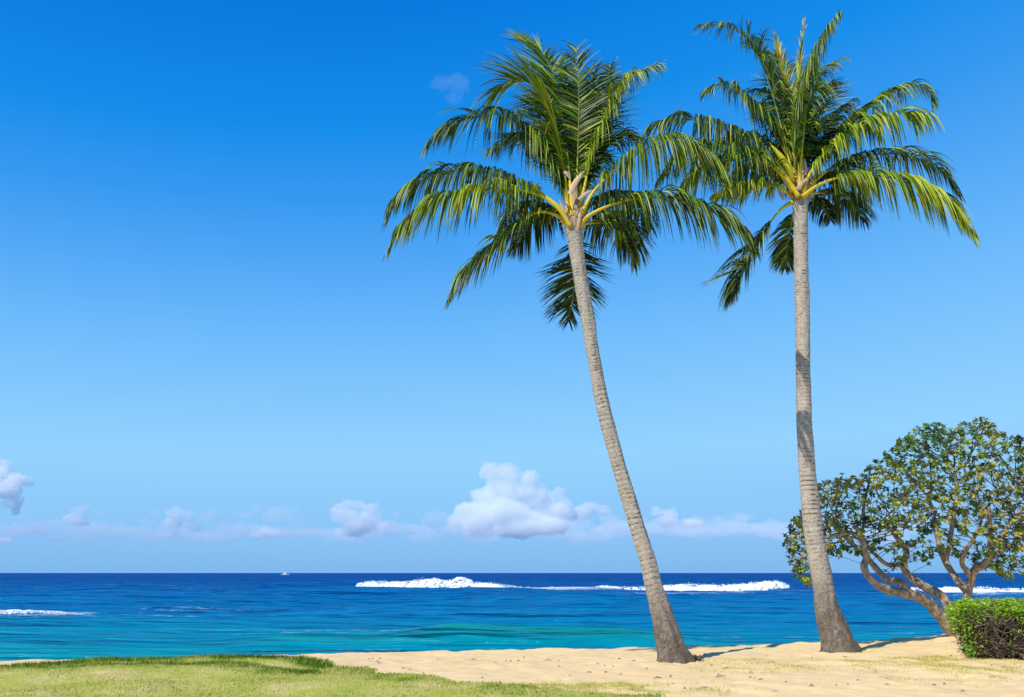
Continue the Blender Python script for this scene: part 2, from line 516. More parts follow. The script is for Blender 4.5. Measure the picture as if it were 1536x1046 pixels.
LB = np.array([(-60, 16.2), (-20, 14.2), (-9, 14.7), (-7.6, 15.3), (-6.3, 15.8), (-4.5, 15.8), (-3.6, 15.4), (-2.57, 14.4), (-1.58, 13.6), (-0.27, 12.5), (1.2, 11.5), (3, 10.3), (6, 9.0), (20, 8)])
def lawn_in(x, y):
    """> 0 inside the lawn, metres from its edge (roughly)"""
    return np.interp(x, LB[:, 0], LB[:, 1]) - y + 0.22 * fbm(np.asarray(x) * 1.3, np.asarray(y) * 1.3, octv=3, seed=21)
def lush_and_shadow(x, y):
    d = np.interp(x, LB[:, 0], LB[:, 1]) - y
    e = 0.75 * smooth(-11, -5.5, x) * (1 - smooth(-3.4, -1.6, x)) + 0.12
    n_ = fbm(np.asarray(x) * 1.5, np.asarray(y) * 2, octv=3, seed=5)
    # soft cast shadow across the lawn, painted as a strip of longer, darker grass
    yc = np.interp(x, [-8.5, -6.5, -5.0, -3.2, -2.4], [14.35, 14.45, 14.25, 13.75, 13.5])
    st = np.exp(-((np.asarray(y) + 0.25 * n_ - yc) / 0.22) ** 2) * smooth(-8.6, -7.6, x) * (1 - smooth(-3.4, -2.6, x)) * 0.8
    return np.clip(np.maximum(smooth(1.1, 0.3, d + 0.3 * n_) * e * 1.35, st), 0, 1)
lx = np.linspace(-26, 8, 340); ly = np.linspace(2, 17.5, 190)
LX, LY = np.meshgrid(lx, ly)
li = lawn_in(LX, LY)
LZ = terrain(LX, LY) + np.clip(li * 0.25, -0.12, 0.02) + 0.006
tag(grid_mesh('lawn', LX, LY, LZ, M['lawn'], {'lush_and_shadow': lush_and_shadow(LX, LY)}), kind='structure', label='sunlit pale green lawn in the left foreground', cat='lawn')

def blades(x, y, z, h, w, tint, name, lean=0.7):
    n = len(x)
    a = rng.uniform(0, 2 * math.pi, n)
    wv = np.stack([np.cos(a), np.sin(a), np.zeros(n)], -1) * (w * rng.uniform(0.6, 1.3, n))[:, None]
    b = np.stack([x, y, z], -1)
    la = rng.uniform(0, 2 * math.pi, n)
    hh = h * rng.uniform(0.5, 1.25, n)
    tip = b + np.stack([np.cos(la) * hh * lean * rng.uniform(0, 1, n), np.sin(la) * hh * lean * rng.uniform(0, 1, n), hh], -1)
    V = np.stack([b - wv, b + wv, tip], 1)
    return tri_mesh(name, V, tint, M['grass'])
# lawn blades
n = 150000
gx = rng.uniform(-12, 3.5, n); gy = 10.6 + 5.6 * rng.random(n) ** 1.0
keep = (lawn_in(gx, gy) > -0.08) & (np.abs(gx) < gy * 0.66 + 0.6)
gx, gy = gx[keep], gy[keep]
pn = fbm(gx * 1.1, gy * 1.1, octv=3, seed=31)
lu = lush_and_shadow(gx, gy)
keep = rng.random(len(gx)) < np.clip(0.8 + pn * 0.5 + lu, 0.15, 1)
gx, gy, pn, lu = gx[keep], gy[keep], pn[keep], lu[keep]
gt = np.clip(0.75 - 0.30 * pn - 0.18 * fbm(gx * 4, gy * 2.2, octv=2, seed=33) - 0.68 * lu + rng.normal(0, 0.27, len(gx)), 0, 1)  # blades tinted darker in the lush edge and in the painted shadow strip
gz = terrain(gx, gy) + np.clip(lawn_in(gx, gy) * 0.25, -0.02, 0.02)
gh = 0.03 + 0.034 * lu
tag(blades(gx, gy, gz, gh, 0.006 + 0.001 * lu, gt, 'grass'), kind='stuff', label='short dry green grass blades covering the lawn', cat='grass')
# sparse straw grass in the sand on the right
cl = []
for (px, py, rx, ry, cnt) in [(1110, 1002, 1.3, 0.9, 2600), (1200, 1000, 1.6, 0.8, 2600), (1300, 993, 1.4, 0.5, 3200), (1410, 992, 1.0, 0.35, 3600), (1450, 1003, 1.2, 0.5, 3600), (1395, 1018, 1.3, 0.5, 2200), (1500, 1012, 1.0, 0.4, 1800),
                              (820, 1036, 1.1, 0.35, 3000), (930, 1033, 1.1, 0.35, 3000), (1010, 1042, 1.0, 0.35, 2000), (1275, 970, 0.5, 0.25, 1200), (1320, 968, 0.7, 0.2, 700)]:
    Yd = EYE / math.tan(math.atan((py - 523) / F) - PITCH)
    c = at(px, py, Yd)
    x = c[0] + rng.normal(0, rx * 0.55, cnt); y = c[1] + rng.normal(0, ry * 0.8, cnt)
    k = fbm(x * 2.2, y * 2.2, octv=3, seed=44) + rng.normal(0, 0.25, cnt) > 0.05
    cl.append(np.stack([x[k], y[k]], -1))
cl = np.concatenate(cl)
ct = np.clip(0.72 + rng.normal(0, 0.15, len(cl)), 0, 1)
tag(blades(cl[:, 0], cl[:, 1], terrain(cl[:, 0], cl[:, 1]) - 0.005, 0.045, 0.004, ct, 'dry_grass', 1.4), kind='stuff', label='sparse straw coloured grass tufts in the sand below the palms', cat='dry grass')

# small husk fibres, twigs and shells lying on the sand
def debris():
    m = MB()
    for i in range(95):
        px = random.uniform(480, 1536); py = random.uniform(978, 1044)
        Yd = EYE / math.tan(math.atan((py - 523) / F) - PITCH)
        c = at(px, py, Yd)
        if lawn_in(c[0], c[1]) > -0.2: continue
        z = float(terrain(c[0], c[1]))
        L = random.uniform(0.010, 0.04) * (2.2 if random.random() < 0.12 else 1)
        a = random.uniform(-0.9, 0.9)
        p0 = np.array([c[0] - L * math.cos(a), c[1] - L * math.sin(a), z + 0.008]); p1 = np.array([c[0] + L * math.cos(a), c[1] + L * math.sin(a), z + 0.012])
        pm = (p0 + p1) / 2 + np.array([0, 0, random.uniform(0.005, 0.02)])
        m.tube([p0, pm, p1], [0.004, random.uniform(0.006, 0.012), 0.003], 5, random.choice([0.3, 0.6, 0.9, 1.0]))
    return tag(m.build('beach_litter', M['twig']), kind='stuff', label='scattered bits of husk and twig on the sand', cat='beach litter')
debris()

# ------------------------------------------------------------------ sea
BREAK = [  # photo pixels: foot line py, and the top outline of each line of white water
    dict(name='breaking_wave', Y=160, top=[(530, 882), (541, 876), (556, 874), (600, 874.5), (628, 872), (640, 870.5), (654, 869.5), (668, 873), (680, 870.5), (692, 866.5), (703, 871), (713, 875.5), (730, 876), (748, 878), (765, 880), (785, 882), (815, 882.3), (850, 883.2)],
         foot=[(530, 884), (538, 883.5), (580, 884.5), (650, 884), (700, 883), (730, 887), (760, 887), (785, 884.6), (815, 883.8), (850, 884.2)], label='white breaking wave with two foam peaks left of the leaning palm trunk'),
    dict(name='breaking_wave', Y=158, top=[(885, 882), (905, 879.5), (930, 881.5), (960, 882), (1000, 880), (1030, 878), (1060, 879.5), (1090, 879), (1120, 877), (1150, 873.5), (1170, 874), (1184, 879)],
         foot=[(885, 884), (930, 885), (960, 887), (1000, 893), (1040, 895), (1080, 891), (1120, 888), (1150, 886), (1184, 882)], label='long white breaking wave between the two palm trunks'),
    dict(name='breaking_wave', Y=150, top=[(1345, 886), (1370, 883), (1400, 886), (1420, 882), (1450, 884), (1480, 882), (1500, 885), (1536, 884), (1600, 883), (1660, 888)],
         foot=[(1345, 888), (1370, 892), (1400, 895), (1450, 896), (1536, 895), (1600, 894), (1660, 890)], label='white breaking wave behind the hedge and the tree trunks'),
    dict(name='breaking_wave', Y=63, top=[(-60, 917), (0, 915.5), (20, 914.5), (60, 916), (80, 916), (105, 918.8), (130, 919.3)],
         foot=[(-60, 920), (0, 920.5), (40, 920.5), (90, 920.5), (130, 920.3)], label='low thin line of foam at the left edge of the sea'),
]
CALM = []; RIDGES = []   # x0, x1, Y, height, front width, back width, green
for b in BREAK[:3]:
    x0 = at(b['top'][0][0], 880, b['Y'])[0]; x1 = at(b['top'][-1][0], 880, b['Y'])[0]
    CALM.append((x0 - 4, x1 + 4, b['Y']))
RIDGES += [(-13, 6, 151, 0.55, 5, 6, 0.10), (0, 22, 153, 0.5, 5, 6, 0.4),
           (-95, -40, 128, 0.9, 9, 12, 0.0), (-60, -10, 190, 1.0, 10, 14, 0.0), (-45, 12, 112, 0.6, 8, 10, 0.0), (-52, -28, 66, 0.35, 2.5, 6, 0.05),
           (-30, 22, 78, 0.45, 7, 9, 0.0), (-7, 10.0, 39.5, 0.55, 2.4, 6.0, 1.0), (-14, 0, 38.0, 0.25, 1.6, 5.0, 0.6), (20, 60, 95, 0.22, 7, 9, 0.0)]
def sea_surface(X, Y):
    wob = 14 * vnoise(X / 70, Y / 160, seed=2)
    z = 0.56 * fbm((X + 30) / 42, (Y + wob) / 15.0, octv=2, seed=50) + 0.17 * fbm(X / 11, Y / 4.6, octv=2, seed=60) + 0.07 * fbm(X / 3.2, Y / 1.5, octv=2, seed=70)
    z = z * (0.35 + 0.65 * smooth(34, 70, Y))
    for (x0, x1, yc) in CALM:
        k = smooth(x0 - 5, x0 + 3, X) * (1 - smooth(x1 - 3, x1 + 5, X)) * np.exp(-((Y - yc + 14) / 26.0) ** 4)
        z = z * (1 - 0.72 * k)
    grn = np.zeros_like(X); fo = np.zeros_like(X)
    for (x0, x1, yc, h, fw, bw, g) in RIDGES:
        w = (x1 - x0)
        mk = smooth(x0, x0 + 0.3 * w, X) * (1 - smooth(x1 - 0.3 * w, x1, X))
        yy = Y - (yc + 1.6 * vnoise(X / 9.0, X * 0 + yc, seed=7) + 0.0)
        prof = np.where(yy < 0, np.exp(-(yy / fw) ** 2), np.exp(-(yy / bw) ** 2))
        z = z + mk * h * prof
        if g: grn = np.maximum(grn, g * mk * smooth(-1.4 * fw, -0.25 * fw, yy) * (1 - smooth(0, 0.7 * bw, yy)))
    return z, grn
def foam_marks(X, Y):
    f = np.zeros_like(X)
    # patches of spent foam: x, y, half sizes, amount
    for (px, py, rx, ry, a) in [(170, 878, 30, 8, .32), (40, 878, 18, 8, .35), (60, 919, 11, 2.2, .4), (220, 915, 12, 2, .3), (290, 906, 11, 3, .28), (480, 952, 8, 1.6, .25), (620, 951, 8, 1.4, .3), (800, 948, 9, 2.0, .28), (760, 941, 8, 2, .22),
                                (600, 887, 16, 5, .6), (690, 889, 14, 4, .58), (760, 888, 14, 5, .6), (960, 890, 16, 4, .6), (1110, 892, 18, 5, .62), (1170, 886, 10, 5, .42), (1060, 896, 14, 3.5, .62), (1130, 889, 10, 3, .45), (1010, 894, 8, 3, .45), (1240, 892, 14, 2.2, .32), (1330, 894, 7, 3, .35), (1420, 896, 16, 3, .5), (1480, 899, 14, 3, .4), (1390, 930, 5, 1.2, .25), (850, 885, 16, 6, .6), (900, 889, 8, 3, .3), (250, 886, 14, 5, .3),
                                (1350, 946, 6, .8, .3), (1200, 955, 6, .7, .25), (500, 974, 6, .4, .3), (660, 972, 5, .35, .3), (1100, 950, 8, 1, .24)]:
        Yd = (EYE - SEA) / math.tan(math.atan((py - 523) / F) - PITCH)
        x = at(px, py, Yd)[0]
        d = ((X - x) / rx) ** 2 + ((Y - Yd) / ry) ** 2
        f = np.maximum(f, a * np.exp(-d * 1.1))
    return f
yr = np.concatenate([np.exp(np.linspace(math.log(27), math.log(420), 900)), np.exp(np.linspace(math.log(425), math.log(40000), 70))])
ar = np.concatenate([np.linspace(-2.2, -0.80, 40)[:-1], np.linspace(-0.80, 0.80, 560), np.linspace(0.80, 2.2, 40)[1:]])
SA, SY = np.meshgrid(ar, yr)
SX = SA * SY
hz, gr = sea_surface(SX, SY)
hz = hz * (1 - 0.9 * smooth(300, 2000, SY))
SZ = SEA + hz
tag(grid_mesh('sea', SX, SY, SZ, M['water'], {'green': gr, 'foam': foam_marks(SX, SY)}), kind='structure', label='blue sea turning turquoise towards the beach', cat='sea')

import bmesh
_bm = bmesh.new(); bmesh.ops.create_icosphere(_bm, subdivisions=2, radius=1.0)
ICO_V = np.array([v.co[:] for v in _bm.verts]); ICO_F = [tuple(v.index for v in f.verts) for f in _bm.faces]; _bm.free()
def breaker(b, k):
    """tumbling white water: hundreds of foam billows heaped from a low foot up to the crest behind it, with spray above"""
    m = MB()
    r_ = np.random.default_rng(60 + k)
    top = np.array(b['top'], float); foot = np.array(b['foot'], float)
    L = top[-1, 0] - top[0, 0]
    first = None
    for i in range(int(L * (13 if k < 3 else 6))):
        px = r_.uniform(top[0, 0], top[-1, 0])
        tp = np.interp(px, top[:, 0], top[:, 1]) + 1.5 * float(fbm(px / 9.0, k * 9.0, octv=3, seed=80)) * (1 if k < 3 else 0.3)
        ft = np.interp(px, foot[:, 0], foot[:, 1])
        if tp > ft - 0.6: tp = ft - 0.6
        v = r_.random() ** 0.75
        if v < 0.45 and float(fbm(px / 11.0, v * 4.0 + k * 7, octv=3, seed=85)) > 0.12: continue
        py = ft + (tp - ft) * v
        Yf = (EYE - SEA) / math.tan(math.atan((ft - 523) / F) - PITCH)
        Yf = max(min(Yf, b['Y']), b['Y'] - 45)
        Y = Yf + (b['Y'] + 2.0 - Yf) * v ** 0.7 + r_.normal(0, 0.4)
        sc = scale_at(py, Y)
        rad = min((ft - tp) * 0.22, 2.6) * r_.uniform(0.30, 0.95) * sc
        p = at(px, min(py + rad / sc * 0.8, ft + 0.5), Y)
        sx_ = r_.uniform(1.1, 2.6)
        V = ICO_V * rad
        V = V * (1 + 0.30 * fbm(ICO_V[:, 0] * 1.7 + i, ICO_V[:, 1] * 1.7, ICO_V[:, 2] * 1.7, octv=2, seed=5))[:, None]
        V = V * np.array([sx_, 1.3, 1.0])
        if first is None: first = p.copy()
        m.add(V + p, ICO_F)
    for i in range(int(L * (3.5 if k < 3 else 0.0))):          # spray
        px = r_.uniform(top[0, 0], top[-1, 0])
        tp = np.interp(px, top[:, 0], top[:, 1]); ft = np.interp(px, foot[:, 0], foot[:, 1])
        p = at(px, tp - abs(r_.normal(0, 1.2)) * min(1.0, (ft - tp) / 8), b['Y'] + 2.0)
        m.add(ICO_V * r_.uniform(0.02, 0.09) + p, ICO_F)
    o = m.build(b['name'], M['foam'], origin=first)
    return tag(o, b['label'], 'wave', group='breaking waves on the reef')
for k, b in enumerate(BREAK):
    breaker(b, k)

# ------------------------------------------------------------------ boat far out
def boat():
    Y = 1150.0
    p = at(427.5, 861.8, Y); p[2] = SEA
    root = empty('motor_boat', p)
    L, W = 12.0, 3.4
    m = MB()
    secs = []
    for s, w, z0, z1 in [(-0.5, 0.85, 0.1, 1.2), (-0.2, 1.0, -0.1, 1.25), (0.15, 0.92, -0.1, 1.4), (0.38, 0.5, 0.1, 1.7), (0.5, 0.04, 0.7, 1.95)]:
        secs.append([(s * L, -w * W / 2, z1), (s * L, -w * W * 0.36, z0 + 0.3), (s * L, 0, z0 - 0.2), (s * L, w * W * 0.36, z0 + 0.3), (s * L, w * W / 2, z1)])
    m.strip(np.array(secs) + p, closed=True)
    nb = m.n
    m.f.append(tuple(range(nb - 25, nb - 20)))
    m.build('hull', plain('boat_paint', (0.82, 0.82, 0.8), 0.3), root, smooth_shade=False)
    c = MB()
    q = []
    for x, w in [(-2.4, 1.2), (-2.2, 1.2), (1.2, 1.15), (2.2, 0.9)]:
        zt = 3.4 if x < 1.5 else 1.9
        q.append([(x, -w, 1.2), (x, -w * 0.92, zt), (x, w * 0.92, zt), (x, w, 1.2)])
    c.strip(np.array(q) + p, closed=True)
    c.f.append((0, 1, 2, 3)); c.f.append((12, 15, 14, 13))
    cab = c.build('cabin', plain('boat_cabin_paint', (0.85, 0.85, 0.83), 0.3), root, smooth_shade=False)
    w = MB()
    w.strip(np.array([[(-1.6, -1.2, 2.3), (-1.6, -1.17, 2.7)], [(0.8, -1.17, 2.3), (0.8, -1.13, 2.7)]]) + p + np.array([0, -0.03, 0]))
    w.build('window', plain('boat_glass', (0.03, 0.04, 0.06), 0.1), cab, smooth_shade=False)
    tag(root, 'tiny white motor boat far out on the horizon', 'boat')
boat()

# ------------------------------------------------------------------ clouds over the horizon
def cloud(lumps, Y, mat, label, seed, disp=1.0, vox=None, cat='cloud', group=None, up=1.0):
    """lumps: (px, py, rx px, ry px). Spheres fused into one hull with billows, filled with a thin white volume"""
    rr = random.Random(seed)
    sc = Y / F
    c0 = np.array(at(lumps[0][0], lumps[0][1], Y))
    balls = []
    def billow(c, rx, rz, lev):
        balls.append((c, rx, rz))
        if lev == 0: return
        for _ in range(11 if lev == 2 else 7):
            d = Vector((rr.gauss(0, 1), rr.gauss(0, 1), rr.gauss(0.35 * up, 1))).normalized()
            k = rr.uniform(0.26, 0.52)
            q = c + np.array((d.x * rx, d.y * rx * 0.85, d.z * rz)) * rr.uniform(0.8, 1.02)
            e = k * (rx * rz) ** 0.5
            billow(q, e * rr.uniform(0.9, 1.3), e * rr.uniform(0.75, 1.0), lev - 1)
    for (px, py, rx, ry) in lumps:
        off = at(px, py, Y) - c0 + np.array((0, rr.uniform(-0.4, 0.4) * rx * sc, 0))
        billow(off, rx * sc * 0.86, ry * sc * 0.86, 2)
    V = np.concatenate([ICO_V * (rx, rx * 0.85, rz) + c for c, rx, rz in balls])
    Fc = (np.array(ICO_F)[None] + (np.arange(len(balls)) * len(ICO_V))[:, None, None]).reshape(-1, 3)
    me = bpy.data.meshes.new('cumulus_cloud')
    me.vertices.add(len(V)); me.vertices.foreach_set('co', V.astype(np.float32).ravel())
    me.loops.add(Fc.size); me.loops.foreach_set('vertex_index', Fc.astype(np.int32).ravel())
    me.polygons.add(len(Fc)); me.polygons.foreach_set('loop_start', (np.arange(len(Fc)) * 3).astype(np.int32))
    me.update(calc_edges=True)
    me.materials.append(mat)
    o = bpy.data.objects.new('cumulus_cloud', me)
    o.location = c0
    COL.objects.link(o)
    rm = o.modifiers.new('fuse', 'REMESH'); rm.mode = 'VOXEL'; rm.voxel_size = (vox or 0.85) * sc
    for sz, st in ((15, 9.0), (6, 6.5), (2.6, 3.6), (1.3, 1.8)):
        t = bpy.data.textures.new('billow', 'CLOUDS'); t.noise_scale = sz * sc; t.noise_depth = 2
        d = o.modifiers.new('billow', 'DISPLACE'); d.texture = t; d.texture_coords = 'LOCAL'; d.strength = st * sc * disp * min(1.0, sum(l[3] for l in lumps) / len(lumps) / 15.0); d.mid_level = 0.5
    return tag(o, label, cat, group=group or 'clouds along the horizon')
CY = 6000.0
c_bright = cloud_mat('cloud_bright', 0.018, -0.42)
c_mid = cloud_mat('cloud_mid', 0.0100, -0.42)
c_soft = cloud_mat('cloud_soft', 0.0095, -0.42)
c_thin = cloud_mat('cloud_thin', 0.0011, -0.45, (0.86, 0.94, 1.0))  # blue of the distant haze put into the volume colour
c_wisp = cloud_mat('cloud_wisp', 0.0007)
cloud([(735, 706, 17, 14), (760, 712, 22, 14), (795, 716, 16, 11), (760, 735, 40, 22), (725, 748, 22, 14), (700, 766, 26, 14), (715, 786, 36, 18), (690, 780, 20, 14), (760, 770, 50, 24), (810, 750, 30, 22), (840, 740, 10, 10), (840, 770, 30, 18), (775, 795, 44, 14), (815, 790, 40, 16), (740, 775, 34, 18), (790, 735, 26, 20)],
      CY, c_mid, 'large towering white cumulus cloud left of the leaning palm trunk', 1, vox=2.5)
cloud([(5, 706, 13, 14), (25, 722, 18, 10), (38, 722, 12, 9), (15, 735, 24, 14), (25, 755, 12, 14), (-30, 720, 40, 30), (20, 768, 7, 7)], CY, c_bright, 'bright white cloud tower cut by the left edge of the photo', 2)
cloud([(508, 764, 12, 11), (522, 758, 13, 9), (538, 760, 12, 9), (556, 764, 13, 11), (518, 776, 22, 14), (556, 780, 20, 15), (574, 796, 13, 11), (540, 788, 30, 14), (525, 797, 26, 9)], CY, c_soft, 'small white cumulus cloud midway between the left edge and the leaning trunk', 3)
cloud([(265, 770, 15, 9), (280, 775, 12, 9), (260, 785, 16, 13), (262, 800, 12, 9), (290, 790, 14, 8)], CY, c_soft, 'small white cloud puff third from the left edge', 4)
cloud([(120, 770, 13, 11), (132, 762, 5, 8), (105, 778, 12, 8), (118, 784, 20, 7)], CY, c_soft, 'small angular cloud puff second from the left edge', 5)
cloud([(330, 770, 11, 8), (345, 780, 12, 8), (325, 788, 20, 10)], CY * 1.05, c_thin, 'pale faint cloud puff right of the third puff from the left', 6)
cloud([(985, 768, 11, 7), (1005, 772, 14, 8), (1000, 782, 22, 9), (1040, 785, 20, 7)], CY, c_soft, 'small white cloud just right of the leaning palm trunk', 7)
cloud([(217, 766, 6, 9), (222, 776, 9, 7), (212, 780, 8, 5)], CY, c_thin, 'narrow upright cloud puff between the two left puffs', 21)
cloud([(398, 797, 14, 8), (412, 801, 16, 7), (384, 803, 12, 6)], CY * 1.05, c_soft, 'tiny pale puff low above the sea left of the midway cloud', 22)
cloud([(460, 795, 16, 8), (446, 802, 14, 6), (478, 800, 14, 7)], CY * 1.05, c_thin, 'tiny faint puff touching the left side of the midway cloud', 23)
cloud([(885, 762, 16, 9), (905, 768, 14, 8), (870, 770, 18, 10)], CY * 1.05, c_soft, 'white puff just left of the leaning trunk, right of the large cumulus', 24)
cloud([(1075, 780, 30, 7), (1110, 776, 26, 7), (1050, 786, 22, 7)], CY * 1.05, c_thin, 'faint stretched cloud left of the upright trunk', 25)
cloud([(650, 785, 22, 12), (672, 790, 20, 12), (640, 800, 26, 10)], CY * 1.08, c_thin, 'faint puff at the left foot of the large cumulus', 8)
c_bank = cloud_mat('cloud_bank', 0.0022, -0.4, (0.93, 0.97, 1.0))
def bank(x0, x1, seed, label):
    r_ = random.Random(seed); L = []
    x = x0
    while x < x1:
        t = r_.random()
        L.append((x, 800 + r_.uniform(-10, 8), r_.uniform(26, 44), r_.uniform(6, 11)))
        if t < 0.55: L.append((x + r_.uniform(-10, 10), 786 + r_.uniform(-12, 8), r_.uniform(12, 28), r_.uniform(6, 12)))
        if t < 0.18: L.append((x, 768 + r_.uniform(-6, 6), r_.uniform(9, 15), r_.uniform(5, 8)))
        x += r_.uniform(18, 30)
    cloud(L, CY * 1.25, c_bank, label, seed, vox=1.7, disp=1.6)
bank(-60, 455, 9, 'long low grey blue cloud bank on the left horizon')
bank(470, 1400, 10, 'long low pale cloud bank on the right horizon')
cloud([(-10, 810, 24, 6), (10, 812, 14, 4)], CY, c_soft, 'thin flat cloud streak at the left edge just above the sea', 11, disp=0.5)
cloud([(665, 125, 20, 14), (690, 130, 22, 20), (680, 145, 18, 14), (655, 128, 14, 8)], 5200, c_wisp, 'faint lilac wisp of cloud high in the sky left of the palm crown', 12, vox=2.2, disp=0.9, group='clouds high in the sky')

# ------------------------------------------------------------------ palms
def curve(pts, n):
    """Catmull-Rom through pts, n samples even in length"""
    P = np.asarray(pts, float)
    P = np.concatenate([[2 * P[0] - P[1]], P, [2 * P[-1] - P[-2]]])
    out = []
    for i in range(1, len(P) - 2):
        for u in np.linspace(0, 1, 24, endpoint=False):
            a, b, c, d = P[i - 1], P[i], P[i + 1], P[i + 2]
            out.append(0.5 * ((2 * b) + (c - a) * u + (2 * a - 5 * b + 4 * c - d) * u * u + (3 * b - a - 3 * c + d) * u ** 3))
    out.append(P[-2])
    out = np.array(out)
    s = np.concatenate([[0], np.cumsum(np.linalg.norm(np.diff(out[:, :3], axis=0), axis=1))])
    return np.stack([np.interp(np.linspace(0, s[-1], n), s, out[:, k]) for k in range(out.shape[1])], -1)

def palm_trunk(rows, Y0, root, seed, flare=1.0):
    """rows: (px, py, width px) down the trunk"""
    pts = np.array([[*at(px, py, Y0), w * scale_at(py, Y0) / 2 * 0.925] for px, py, w in rows])
    n = 420
    c = curve(pts, n)
    P, rad = c[:, :3], c[:, 3]
    L = np.concatenate([[0], np.cumsum(np.linalg.norm(np.diff(P, axis=0), axis=1))])
    tot = L[-1]
    r_ = np.random.default_rng(seed)
    scars = [0.0]
    while scars[-1] < tot:
        u = scars[-1] / tot
        scars.append(scars[-1] + r_.uniform(0.055, 0.105) * (1.15 if u > 0.4 else 0.8))
    scars = np.array(scars)
    k = 40
    ang = np.arange(k) * 2 * math.pi / k
    T = unit(np.gradient(P, axis=0))
    V, ring, base = [], [], []
    for i in range(n):
        A = unit(np.array([1.0, 0, 0]) - T[i] * T[i][0]); B = np.cross(T[i], A)
        u = L[i] / tot
        b = smooth(0.80, 0.97, u)                      # L runs from the crown to the ground
        wv = 0.02 * vnoise(np.cos(ang) * 1.4 + 3, np.sin(ang) * 1.4, np.full(k, L[i] * 1.3), seed)
        s = L[i] + wv
        j = np.clip(np.searchsorted(scars, s) - 1, 0, len(scars) - 2)
        ph = (s - scars[j]) / (scars[j + 1] - scars[j])
        amp = 0.010 * (1 - b) * (1 + 0.5 * vnoise(j * 1.7, j * 0.0, seed=seed))
        nz = 0.012 * fbm(np.cos(ang) * 2.0, np.sin(ang) * 2.0, np.full(k, L[i] * 2.2), octv=4, seed=seed + 3) * (1 + 2.4 * b)
        rt = 0.08 * flare * smooth(0.965, 1.0, u) * (0.5 + 0.5 * np.sin(ang * 7 + 2 * vnoise(np.cos(ang), np.sin(ang), seed=seed)))
        rr = rad[i] * (1 + 0.0 * ang) + amp * (ph - 0.5) + nz + rt
        V.append(P[i] + rr[:, None] * (np.cos(ang)[:, None] * A + np.sin(ang)[:, None] * B))
        patch = 0.55 + 1.1 * vnoise(np.cos(ang) * 2.2, np.sin(ang) * 2.2, np.full(k, L[i] * 2.5), seed + 8)
        ring.append((smooth(0.30, 0.0, ph) * patch * (1 - 0.8 * b)))
        base.append(np.full(k, b))
    m = MB()
    m.strip(np.array(V), closed=True)
    m.f.append(tuple(range(k)))
    m.f.append(tuple((n - 1) * k + j for j in reversed(range(k))))
    o = m.build('trunk', M['trunk'], root)
    for nm, v in (('ring', ring), ('base', base)):
        a = o.data.attributes.new(nm, 'FLOAT', 'POINT')
        a.data.foreach_set('value', np.concatenate(v).astype(np.float32))
    return o

